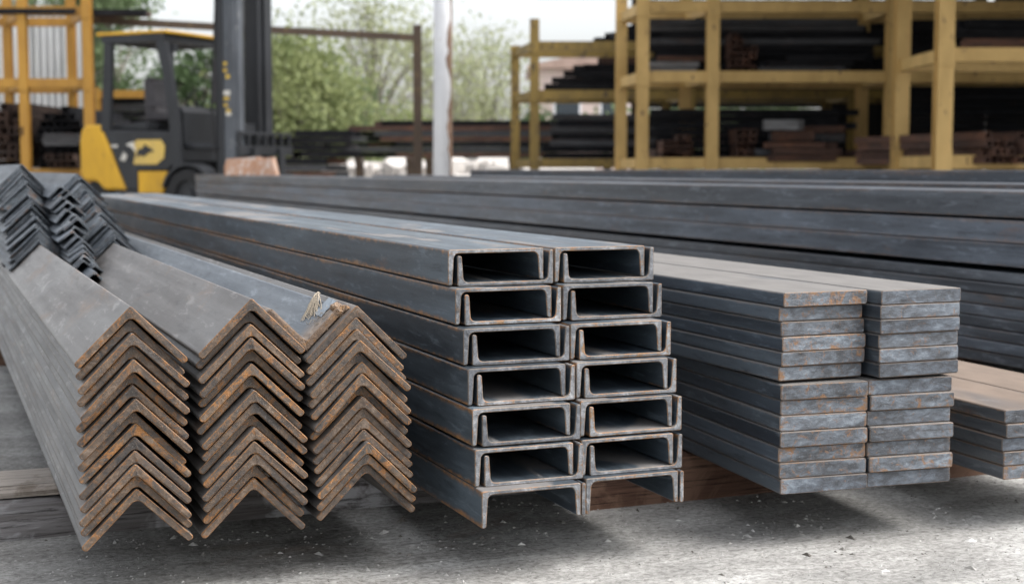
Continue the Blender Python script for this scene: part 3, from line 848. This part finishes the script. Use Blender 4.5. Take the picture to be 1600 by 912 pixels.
# stacks in the open behind
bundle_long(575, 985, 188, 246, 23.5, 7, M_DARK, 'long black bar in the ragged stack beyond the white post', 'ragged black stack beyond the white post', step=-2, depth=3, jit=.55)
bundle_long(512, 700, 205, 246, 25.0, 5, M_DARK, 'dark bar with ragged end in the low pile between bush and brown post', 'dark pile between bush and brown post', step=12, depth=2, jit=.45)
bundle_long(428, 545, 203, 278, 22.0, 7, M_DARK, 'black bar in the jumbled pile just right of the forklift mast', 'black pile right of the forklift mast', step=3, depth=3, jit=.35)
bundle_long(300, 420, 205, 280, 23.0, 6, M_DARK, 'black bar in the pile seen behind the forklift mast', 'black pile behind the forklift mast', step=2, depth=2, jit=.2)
# bearers that carry the stacks standing in the open
def bearer(px, v, ztop, label):
    u_ = U(px, v)
    t_ = thing('trestle', label, 'trestle', W(u_, v), -YAW, 'trestles under the open stacks')
    mb = MB(); mb.box(-.06, .06, -.12, .45, ztop - .09, ztop - .004); mb.build('bearer', M_BROWNST, t_)
    for yy in (-.05, .38):
        mb = MB(); mb.box(-.05, .05, yy - .05, yy + .05, 0, ztop - .092); mb.build('leg', M_BROWNST, t_)
for px, v, py in ((640, 23.5, 246), (800, 23.5, 246), (950, 23.5, 246)):
    bearer(px, v, P(px, py, v)[1], 'dark steel trestle under the ragged black stack')
for px, v, py in ((560, 25.0, 246), (670, 25.0, 246)):
    bearer(px, v, P(px, py, v)[1], 'dark steel trestle under the low pile by the bush')
for px, v, py in ((455, 22.0, 278), (520, 22.0, 278)):
    bearer(px, v, P(px, py, v)[1], 'dark steel trestle under the pile right of the forklift')
for px, v, py in ((325, 23.0, 280), (395, 23.0, 280)):
    bearer(px, v, P(px, py, v)[1], 'dark steel trestle under the pile behind the forklift')
# left rack
bundle_end(-10, 38, 160, 262, 21.0, 4, 8, M_RUSTDK, 'dark rusty tube in the tall pile at the left edge of the left rack', 'rusty tubes, left edge of left rack', drop=.2)
bundle_end(62, 130, 165, 268, 21.2, 6, 9, M_DARK, 'dark bar end in the pile between the two left rack posts', 'dark bar ends between left rack posts', drop=.25)
bundle_long(66, 128, 208, 228, 20.9, 3, M_DIM, 'thin grey bar slotted across the pile between the left rack posts', 'grey bars between left rack posts', depth=1, jit=.05)
bundle_end(72, 120, 240, 262, 20.8, 4, 2, M_RUSTDK, 'short rusty tube at the front foot of the pile on the left rack', 'rusty tubes at the foot of the left rack', L=.35, drop=0)
bundle_long(150, 270, 152, 205, 24.7, 5, M_DARK, 'black bar on the low rack seen through the forklift cab', 'black bars on the low rack behind the cab', depth=2, jit=.1)
bundle_long(148, 242, 15, 24, 21.2, 1, M_DARK, 'dark plate overhanging the top of the left rack', 'dark plates on top of the left rack', depth=4, jit=.02)
bundle_long(-60, 146, 14, 23, 21.0, 1, M_DARK, 'long dark plate along the top of the left rack', 'dark plates along the left rack top', depth=3, jit=.02)

# ------------------------------------------------------------------ brown gantry frame, white post
v0, v1 = 21.5, 22.4
ua, za = P(139, 32, v0); ub, zb = P(652, 60, v1)
t = thing('gantry_frame', 'brown steel goal-post frame with long beam behind the forklift mast', 'frame', W(ub, v1), 0)
pa, pb = W(ua, v0, za), W(ub, v1, zb)
d = pa - pb
mb = MB(); M = Matrix.Rotation(math.atan2(d.y, d.x), 4, 'Z')
M = Matrix.Translation((0, 0, zb)) @ M @ Matrix.Rotation(-math.atan2(za - zb, d.to_2d().length), 4, 'Y') 
mb.box(.075, d.length + .1, -.05, .05, -.05, .055, 0, M); mb.build('beam', M_BROWNST, t)
mb = MB(); hpost(mb, 0, 0, 0, zb + .20, .13); mb.build('post', M_BROWNST, t, rot=(0, 0, -YAW))
mb = MB(); hpost(mb, 0, 0, 0, za - .08, .10); mb.build('post', M_BROWNST, t, (d.x, d.y, 0), (0, 0, -YAW))

u_, _ = P(693, 150, 18.5)
t = thing('roof_post', 'white painted steel post with rust streaks standing behind the long stacks', 'post', W(u_, 18.5), -YAW)
mb = MB()
n = 18
mb.tube([(-.02, 0, 0), (0, 0, 3.0), (.0, 0, 5.5)], [.125, .118, .115], n)
mb.build('shaft', M_WHITEP, t, smooth=True)
mb = MB(); mb.box(-.2, .2, -.2, .2, 0, .02); mb.build('base_plate', M_WHITEP, t)
rg = random.Random(61)
V, Fc = [], []
nz_, na_ = 26, 5
for i in range(nz_ + 1):
    z = .45 + 2.5 * i / nz_
    rr = .125 - .007 * z / 3.0
    a0, a1 = -48 + rg.uniform(-14, 14) + 14 * math.sin(i * .6), -8 + rg.uniform(-6, 6)
    for k2 in (0, 1):
        for j in range(na_ + 1):
            an = R(a0 + (a1 - a0) * j / na_)
            q = rr + (.0028 if k2 == 0 else -.002)
            V.append((-.02 + .02 * z / 3.0 + q * math.cos(an), q * math.sin(an), z))
m_ = 2 * (na_ + 1)
for i in range(nz_):
    for j in range(na_):
        Fc.append((i * m_ + j, i * m_ + j + 1, (i + 1) * m_ + j + 1, (i + 1) * m_ + j))
    for j in (0, na_):
        Fc.append((i * m_ + j, (i + 1) * m_ + j, (i + 1) * m_ + na_ + 1 + j, i * m_ + na_ + 1 + j))
link('rust_streak', meshdata('rust_streak', V, Fc, [M_POSTRUST]), t)

# ------------------------------------------------------------------ shed over the right racks
ue = U(838, 24)
t = thing('shed', 'dark open shed roof and back wall over the right hand racks', 'shed', W(ue, 24), -YAW)
uR = U(1905, 16) - ue
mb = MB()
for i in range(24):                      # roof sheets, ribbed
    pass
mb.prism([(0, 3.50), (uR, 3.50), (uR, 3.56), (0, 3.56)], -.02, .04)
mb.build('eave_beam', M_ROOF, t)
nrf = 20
xr0 = U(985, 24) - ue  # sheets stop short of the eave end to let sun reach the white post
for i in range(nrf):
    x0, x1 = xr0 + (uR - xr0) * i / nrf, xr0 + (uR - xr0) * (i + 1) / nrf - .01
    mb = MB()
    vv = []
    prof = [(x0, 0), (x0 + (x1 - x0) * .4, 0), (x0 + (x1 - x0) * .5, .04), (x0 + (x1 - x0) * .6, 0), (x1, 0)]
    for (yy, zz) in ((.10, 3.57), (-13.2, 3.62)):  # roof kept low and run forward out of view to darken the racks
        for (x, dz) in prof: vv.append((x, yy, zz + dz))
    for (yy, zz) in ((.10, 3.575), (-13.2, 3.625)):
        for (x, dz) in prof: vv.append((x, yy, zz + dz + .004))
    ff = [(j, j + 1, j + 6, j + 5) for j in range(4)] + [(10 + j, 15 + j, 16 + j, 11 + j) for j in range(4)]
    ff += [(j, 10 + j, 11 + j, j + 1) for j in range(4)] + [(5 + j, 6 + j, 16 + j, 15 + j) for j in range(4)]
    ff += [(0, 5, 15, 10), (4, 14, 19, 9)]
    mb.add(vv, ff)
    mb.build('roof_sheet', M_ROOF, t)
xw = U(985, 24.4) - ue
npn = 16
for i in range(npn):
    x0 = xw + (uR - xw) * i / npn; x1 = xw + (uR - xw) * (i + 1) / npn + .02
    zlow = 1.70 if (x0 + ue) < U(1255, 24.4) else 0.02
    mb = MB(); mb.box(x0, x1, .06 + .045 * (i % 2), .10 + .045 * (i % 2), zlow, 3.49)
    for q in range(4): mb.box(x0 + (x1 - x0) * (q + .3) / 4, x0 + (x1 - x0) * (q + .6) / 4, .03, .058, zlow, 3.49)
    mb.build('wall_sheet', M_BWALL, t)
for i in range(10):  # unseen side wall, added to keep sun out of the racks
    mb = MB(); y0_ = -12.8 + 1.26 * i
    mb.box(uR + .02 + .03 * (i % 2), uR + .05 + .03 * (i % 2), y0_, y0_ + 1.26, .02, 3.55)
    mb.build('wall_sheet', M_BWALL, t)  # sheet of the added unseen side wall
for (x, yy, zt) in ((U(1335, 23.7) - ue, -.3, 3.5), (U(1600, 23) - ue, -.3, 3.5), (uR - .2, -.3, 3.5), (uR - .2, -12.8, 3.55), (U(990, 24.2) - ue, -.02 - .2, 3.5)):
    mb = MB(); hpost(mb, x, yy, 0, zt, .16); mb.build('column', M_BROWNST, t)

# ------------------------------------------------------------------ corrugated fence at left
t = thing('corrugated_fence', 'pale grey corrugated metal fence behind the left yellow rack', 'fence', W(U(-160, 24.5), 24.5), -YAW)
uL = U(-160, 24.5); wtot = U(147, 24.5) - uL
ns = 7
for s in range(ns):
    x0 = wtot * s / ns; x1 = wtot * (s + 1) / ns - .006
    V, Fc = [], []
    m = 16
    for zz in (.02, 3.36):
        for j in range(m + 1):
            V.append((x0 + (x1 - x0) * j / m, .03 * (1 if (j // 2) % 2 else -1), zz))
    for zz in (.02, 3.36):
        for j in range(m + 1):
            V.append((x0 + (x1 - x0) * j / m, .03 * (1 if (j // 2) % 2 else -1) + .004, zz))
    q = m + 1
    for j in range(m):
        Fc += [(j, j + 1, q + j + 1, q + j), (2 * q + j, 3 * q + j, 3 * q + j + 1, 2 * q + j + 1), (j, 2 * q + j, 2 * q + j + 1, j + 1), (q + j, q + j + 1, 3 * q + j + 1, 3 * q + j)]
    Fc += [(0, q, 3 * q, 2 * q), (m, 2 * q + m, 3 * q + m, q + m)]
    link('corrugated_sheet', meshdata('corrugated_sheet', V, Fc, [M_SHEET]), t)
for xx in (wtot * .02, wtot * .5, wtot * .98):
    mb = MB(); mb.box(xx - .04, xx + .04, .05, .13, 0, 3.3); mb.build('post', M_BROWNST, t)

# ------------------------------------------------------------------ forklift truck
FV = 19.3
fu, _ = P(125, 275, FV)
FA = R(-25)
fk = thing('forklift_truck', 'yellow and black forklift truck with tall mast parked behind the stacks', 'forklift', W(fu, FV), -YAW + FA)
WD = 1.30
def fpart(name, mat, fn, parent=fk):
    mb = MB(); fn(mb); return mb.build(name, mat, parent)
def bevel(o, wd=.03, seg=2):
    m = o.modifiers.new('bevel', 'BEVEL'); m.width = wd; m.segments = seg; m.limit_method = 'ANGLE'
    return o
# counterweight
bevel(fpart('counterweight', M_TRUCK, lambda m: m.prism([(0, .62), (.05, .52), (.26, .52), (.34, .46), (.40, .40), (.78, .40), (.62, .72), (.50, 1.0), (.37, 1.27), (.11, 1.27), (.03, 1.2), (0, 1.05)], 0, WD)), .04, 3)
# lower skirt
sk = bevel(fpart('side_skirt', M_TRUCK, lambda m: m.prism([(.98, .36), (1.38, .36), (1.46, .65), (.98, .65)], .005, WD - .005)), .015)
fpart('chassis', M_BLACK, lambda m: m.prism([(.55, .30), (1.60, .30), (1.60, .62), (.55, .62)], .05, WD - .05))
bevel(fpart('body_panel', M_BLACK, lambda m: m.prism([(.79, .40), (.975, .40), (.975, .66), (1.465, .66), (1.60, .78), (1.60, 1.10), (1.50, 1.17), (.40, 1.20), (.52, 1.0), (.64, .72)], .003, WD - .003)), .02)
dc = fpart('decal', M_DECAL, lambda m: m.prism([(.92, .74), (1.30, .74), (1.42, .82), (1.44, .98), (1.38, 1.06), (.98, 1.06), (.90, .98), (.96, .88)], -.008, .001))
mb = MB()
mb.prism([(.98, .83), (1.04, .86), (1.10, .84), (1.20, .90), (1.27, .90), (1.22, .95), (1.15, .98), (1.12, 1.01), (1.09, .96), (1.0, .93)], -.014, -.009)
mb.build('emblem', M_BLACK, dc)
mb = MB()
mb.prism([(.80, 1.0), (.90, .96), (.97, .90), (.93, 1.04)], -.013, -.009); mb.prism([(.70, .80), (.78, .78), (.82, .86), (.76, .90)], -.013, -.002); mb.prism([(.56, .965), (.66, .965), (.66, 1.0), (.56, 1.0)], -.013, -.002)
mb.build('emblem_fleck', M_PALE, dc)
# hood, seat, steering
bevel(fpart('hood', M_BLACK, lambda m: m.prism([(.42, 1.19), (1.05, 1.19), (1.05, 1.30), (.45, 1.26)], .12, WD - .12)), .02)
st_ = thing  # alias kept simple
seat = bevel(fpart('seat', M_SEAT, lambda m: m.prism([(.80, 1.31), (1.28, 1.33), (1.28, 1.45), (.98, 1.44), (.93, 1.86), (.85, 1.92), (.78, 1.86)], .38, WD - .38)), .04, 3)
fpart('armrest', M_SEAT, lambda m: m.box(.92, 1.25, .30, .37, 1.52, 1.58), seat)
fpart('dashboard', M_BLACK, lambda m: m.prism([(1.52, 1.0), (1.66, 1.0), (1.66, 1.42), (1.60, 1.50), (1.50, 1.42)], .12, WD - .12))
mb = MB()
for j in range(20):
    a0, a1 = 2 * math.pi * j / 20, 2 * math.pi * (j + 1) / 20
    mb.tube([(1.45 + .08 * math.sin(a), WD / 2 + .18 * math.cos(a), 1.58 + .16 * math.sin(a)) for a in (a0, a1)], .014, 6)
mb.tube([(1.45, WD / 2, 1.58), (1.56, WD / 2, 1.40)], .025, 6)
mb.build('steering_wheel', M_RUBBER, fk)
# overhead guard
for yy in (.03, WD - .03):
    def pil(m, yy=yy):
        m.prism([(.38, 1.18), (.53, 1.20), (.60, 2.33), (.47, 2.33)], yy - .03, yy + .03)
    fpart('rear_pillar', M_BLACK, pil)
    def fpil(m, yy=yy):
        m.prism([(1.56, .70), (1.70, .74), (1.66, 1.25), (1.58, 1.86), (1.50, 2.30), (1.40, 2.36), (1.33, 2.33), (1.44, 1.86), (1.52, 1.25)], yy - .035, yy + .035)
    fpart('front_pillar', M_BLACK, fpil)
gd = fpart('overhead_guard', M_BLACK, lambda m: (m.box(.44, 1.46, -.01, .055, 2.335, 2.435), m.box(.44, 1.46, WD - .055, WD + .01, 2.335, 2.435), m.box(.44, .52, .057, WD - .057, 2.335, 2.43), m.box(1.36, 1.445, .057, WD - .057, 2.335, 2.43)))
for j in range(5):
    fpart('guard_bar', M_BLACK, lambda m, j=j: m.box(.521, 1.359, .2 + .21 * j, .25 + .21 * j, 2.35, 2.40), gd)
bevel(fpart('roof_plate', M_TRUCK, lambda m: m.box(.36, 1.52, -.03, WD + .03, 2.438, 2.475), gd), .01)
# gas bottle behind, lamp
mb = MB(); mb.tube([(.22, .25, 1.40), (.22, .30, 1.41), (.22, 1.0, 1.41), (.22, 1.05, 1.40)], [.08, .14, .14, .08], 14)
mb.tube([(1.05, .62, 1.9), (1.05, .62, 1.98)], [.02, .02], 6)
# dark operator side panel with window beyond
bevel(fpart('headrest_panel', M_SEAT, lambda m: m.prism([(1.66, 1.55), (1.72, 1.55), (1.72, 2.15), (1.66, 2.15)], .72, 1.10)), .02)
# wheels and arches
def wheel(x, y, r, wd_):
    tyre = MB(); n = 24
    V = []; ff = []
    prof = [(r * .58, -wd_ / 2), (r * .92, -wd_ / 2), (r, -wd_ * .38), (r, wd_ * .38), (r * .92, wd_ / 2), (r * .58, wd_ / 2)]
    for j in range(n):
        a = 2 * math.pi * j / n
        for (rr, yy) in prof: V.append((rr * math.cos(a), yy, rr * math.sin(a)))
    m = len(prof)
    for j in range(n):
        k2 = (j + 1) % n
        for q in range(m):
            ff.append((j * m + q, j * m + (q + 1) % m, k2 * m + (q + 1) % m, k2 * m + q))
    tyre.add(V, ff)
    o = tyre.build('wheel', M_RUBBER, fk, (x, y, r))
    rim = MB(); rim.tube([(0, -wd_ * .3, 0), (0, wd_ * .3, 0)], r * .57, 18); rim.tube([(0, -wd_ * .42, 0), (0, -wd_ * .3, 0)], r * .22, 12)
    rim.build('rim', M_BLACK, o)
wheel(.24, .14, .26, .22); wheel(.24, WD - .14, .26, .22)
wheel(1.80, .10, .34, .26); wheel(1.80, WD - .10, .34, .26)
for yy in (-.03, WD - .23):
    def arch(m, yy=yy):
        pts = []
        for j in range(9):
            a = R(165 - 17 * j); pts.append((1.80 + .42 * math.cos(a), .34 + .42 * math.sin(a)))
        for j in range(8, -1, -1):
            a = R(165 - 17 * j); pts.append((1.80 + .385 * math.cos(a), .34 + .385 * math.sin(a)))
        m.prism(pts[::-1], yy, yy + .26)
    fpart('wheel_arch', M_BLACK, arch)
# mast
MX = 2.15
mast = fpart('mast', M_MAST, lambda m: (m.box(MX + .10, MX + .34, .10, .14, .15, 3.3), m.box(MX + .32, MX + .36, .142, .26, .15, 3.3), m.box(MX + .10, MX + .14, .142, .22, .15, 3.3)))
mast2 = fpart('mast', M_BLACK, lambda m: (m.box(MX + .06, MX + .34, WD - .40, WD - .36, .15, 3.28), m.box(MX + .30, MX + .34, WD - .52, WD - .402, .15, 3.28), m.box(MX + .06, MX + .10, WD - .48, WD - .402, .15, 3.28)))
for yy, mm in ((.28, mast), (WD - .62, mast2)):
    fpart('inner_rail', M_BLACK, lambda m, yy=yy: (m.box(MX + .12, MX + .30, yy, yy + .03, .2, 4.2), m.box(MX + .27, MX + .30, yy + .031, yy + .09, .2, 4.2), m.box(MX + .12, MX + .15, yy + .031, yy + .09, .2, 4.2)), mm)
mb = MB(); mb.tube([(MX + .02, .20, .3), (MX + .02, .20, 3.4)], .045, 10); mb.build('lift_cylinder', M_BLACK, mast)
mb = MB(); mb.tube([(MX + .02, WD - .46, .3), (MX + .02, WD - .46, 3.4)], .045, 10); mb.build('lift_cylinder', M_BLACK, mast2)
for zz in (.35, 1.15, 3.20):
    fpart('crosshead', M_BLACK, lambda m, zz=zz: m.box(MX + .16, MX + .26, .262, WD - .522, zz, zz + .12), mast)
mb = MB(); mb.tube([(MX + .16, .62, 3.0), (MX + .16, .70, 3.1), (MX + .16, .62, 3.22)], .05, 8)
mb.build('hose', M_RUBBER, mast)
mb = MB(); rgm = random.Random(4)
for j in range(7):
    zz = 2.0 - j * .085 - (.10 if j > 3 else 0)
    if j in (3,): continue
    mb.box(MX + .16 + rgm.uniform(0, .05), MX + .22 + rgm.uniform(0, .06), .093, .0985, zz, zz + rgm.uniform(.03, .06))
mb.build('paint_mark', M_MARK, mast)
mb = MB(); mb.box(MX + .17, MX + .27, .092, .0985, 1.62, 1.68); mb.build('paint_fleck', M_PALE, mast)
mb = MB(); mb.box(MX + .20, MX + .28, .092, .0985, 1.36, 1.40); mb.build('paint_fleck', M_PALE, mast)
cr = fpart('fork_carriage', M_BLACK, lambda m: (m.box(MX + .38, MX + .44, .05, WD - .05, .50, .62), m.box(MX + .38, MX + .44, .05, WD - .05, .86, .98)))
for j in range(7):
    fpart('backrest_bar', M_BLACK, lambda m, j=j: m.box(MX + .385, MX + .425, .08 + .185 * j, .115 + .185 * j, .981, 1.12), cr)
fpart('backrest_rail', M_BLACK, lambda m: m.box(MX + .38, MX + .43, .05, WD - .05, 1.121, 1.16), cr)
for yy in (.30, .88):
    fpart('fork', M_BLACK, lambda m, yy=yy: (m.box(MX + .445, MX + .49, yy, yy + .12, .12, .95), m.box(MX + .491, MX + 1.5, yy, yy + .12, .12, .165)), cr)
for yy in (.08, WD - .16):
    fpart('work_lamp', M_BLACK, lambda m, yy=yy: (m.box(1.47, 1.54, yy, yy + .10, 2.20, 2.30)), fk)
for yy in (.20, .225):
    mb = MB(); mb.tube([(MX + .16, yy, .9), (MX + .16, yy, 3.2)], .009, 5); mb.build('lift_chain', M_BLACK, mast)
mb = MB(); mb.tube([(MX + .05, .09, .8), (MX - .02, .085, 1.5), (MX + .05, .08, 2.4), (MX + .08, .10, 3.1)], .014, 6); mb.build('hose', M_RUBBER, mast)
fpart('rail_edge', M_BLACK, lambda m: m.box(MX + .095, MX + .165, .085, .099, .16, 3.28), mast)
mb = MB(); mb.box(.001, .03, .2, .32, 1.0, 1.08); mb.build('tail_lamp', M_ORANGE, fk)
# rounded tilt cylinder
mb = MB(); mb.tube([(1.45, .16, 1.0), (MX + .10, .16, .95)], .045, 8); mb.build('tilt_cylinder', M_BLACK, fk)

# ------------------------------------------------------------------ pale rubble, house
rg = random.Random(44)
mb = MB()
for i in range(420):
    v = rg.uniform(26.5, 31); pxx = rg.uniform(525, 905)
    u = U(pxx, v); s = rg.uniform(.10, .34)
    h = (.92 if pxx < 800 else .80) * rg.uniform(.5, 1.0)
    p = W(u, v, h * .8)
    M = Matrix.Translation(p) @ Matrix.Rotation(rg.uniform(0, 3), 4, 'Z') @ Matrix.Rotation(rg.uniform(-.5, .5), 4, 'X')
    mb.box(-s, s, -s * .7, s * .7, -h * .8 - s * .2, s * .35, 0, M)
o = mb.build('rubble_heap', M_RUBBLE)
tag(o, 'pale broken rubble heaped on the ground behind the white post', 'rubble', kind='stuff')
hv = 46.0
u0, zt = P(838, 108, hv); u1, _ = P(1000, 108, hv)
t = thing('house', 'pale pink house far behind the rearmost yellow rack', 'house', W(u0, hv), -YAW)
wdh = u1 - u0
bevel(MBw := (lambda: (lambda m: (m.box(0, wdh, 0, 6, 0, zt), m)[1])(MB()).build('wall', M_PINK, t))(), .02)
mb = MB(); mb.prism([(-.3, zt + .005), (wdh + .3, zt + .005), (wdh + .3, zt + .10), (wdh * .5, zt + .5), (-.3, zt + .10)], -.3, 6.3); mb.build('roof', M_TILE, t)
for xx in (wdh * .3, wdh * .75):
    mb = MB(); mb.box(xx - .45, xx + .45, -.03, .05, 2.1, 3.3); wo = mb.build('window', M_WHITEP, t)
    mb = MB(); mb.box(xx - .38, xx + .38, -.045, -.031, 2.17, 3.23); mb.build('pane', M_GLASS, wo)

# ------------------------------------------------------------------ trees
def tree(label, px, v, ztop, zcrown, rad, nleaf, leafs, mat, seed, cat='tree', lean=0.0, clumps=26, trunk=.16, branchy=True):
    rg = random.Random(seed)
    base = W(U(px, v), v)
    t = thing('tree', label, cat, base, rg.uniform(0, 6), 'trees and bushes beyond the yard')
    mb = MB()
    hc = (ztop - zcrown) / 2
    cz = zcrown + hc
    tips = []
    mb.tube([(0, 0, 0), (lean * .3 + .05, .05, cz * .4), (lean * .7, 0, cz * .8), (lean, 0, cz + hc * .4)], [trunk, trunk * .8, trunk * .55, trunk * .2], 8)
    for i in range(clumps):
        a = rg.uniform(0, 6.283); e = rg.uniform(-.75, 1.0)
        rr = math.sqrt(max(0.05, 1 - (abs(e)) ** 2.0)) * rad * rg.uniform(.45, 1.05)
        p = Vector((lean + rr * math.cos(a), rr * math.sin(a), cz + e * hc * rg.uniform(.8, 1.0)))
        tips.append(p)
        if branchy:
            z0 = zcrown * .7 + (p.z - zcrown * .7) * rg.uniform(.15, .45)
            s = Vector((lean * z0 / cz * .8, 0, max(z0, .5)))
            mid = (s + p) / 2 + Vector((rg.uniform(-.2, .2), rg.uniform(-.2, .2), rg.uniform(0, .3)))
            mb.tube([s, mid, p], [trunk * .34, trunk * .2, trunk * .06], 5)
            for _ in range(3):
                q = p + Vector((rg.uniform(-1, 1), rg.uniform(-1, 1), rg.uniform(-.3, .9))) * rad * .28
                mb.tube([mid.lerp(p, rg.uniform(.3, .9)), q], [trunk * .09, trunk * .03], 4)
    mb.build('trunk', M_BARK, t)
    V, Fc = [], []
    for i in range(nleaf):
        c = rg.choice(tips)
        s = rad * .30
        p = c + Vector((rg.gauss(0, s), rg.gauss(0, s), rg.gauss(0, s * .75)))
        n_ = Vector((rg.gauss(0, 1), rg.gauss(0, 1), rg.gauss(.3, 1))).normalized()
        a = n_.orthogonal().normalized(); b = n_.cross(a)
        L = leafs * rg.uniform(.6, 1.3); wl = L * .55
        o = len(V)
        V += [p - a * L, p + b * wl, p + a * L, p - b * wl]
        Fc.append((o, o + 1, o + 2, o + 3))
    link('crown', meshdata('crown', [tuple(q) for q in V], Fc, [mat]), t)
tree('dense yellow-green bush right beside the forklift mast', 455, 30, 3.35, .35, 1.35, 9000, .075, M_LEAFY, 1, 'bush', clumps=34)
tree('darker green bush low beside the yellow-green one', 505, 31, 2.6, .3, 1.0, 5200, .07, M_LEAFG, 2, 'bush', clumps=22)
tree('tall thin-leaved tree between the brown gantry post and the forklift', 585, 38, 5.2, 1.4, 2.3, 4200, .065, M_LEAFP, 3, clumps=44)
tree('thin-leaved tree directly behind the white post', 690, 40, 4.4, 1.0, 1.6, 2300, .065, M_LEAFP, 4, clumps=28)
tree('sparse pale tree right of the white post', 758, 42, 4.6, 1.3, 1.35, 2200, .065, M_LEAFP, 5, clumps=26)
tree('large green tree behind the forklift and left rack', 172, 34, 5.6, .8, 1.0, 5500, .08, M_LEAFG, 6, clumps=36)
tree('dark green tree seen through the forklift cab', 305, 33, 3.4, .6, .8, 4200, .075, M_LEAFD, 7, clumps=18)
tree('tall green tree beyond the corrugated fence', 60, 38, 6.8, 2.0, 2.6, 7000, .09, M_LEAFG, 8, clumps=34)
tree('small pale shrub behind the rubble heap', 620, 34, 1.9, .3, 1.2, 2600, .07, M_LEAFY, 9, 'bush', clumps=18)
tree('dark shrub near the pink house', 815, 40, 2.5, .3, .8, 2200, .08, M_LEAFD, 10, 'bush', clumps=14)
tree('green bushes seen through the gap behind the long rack', 1120, 34, 2.9, .4, 2.0, 3500, .09, M_LEAFG, 12, 'bush', clumps=22)
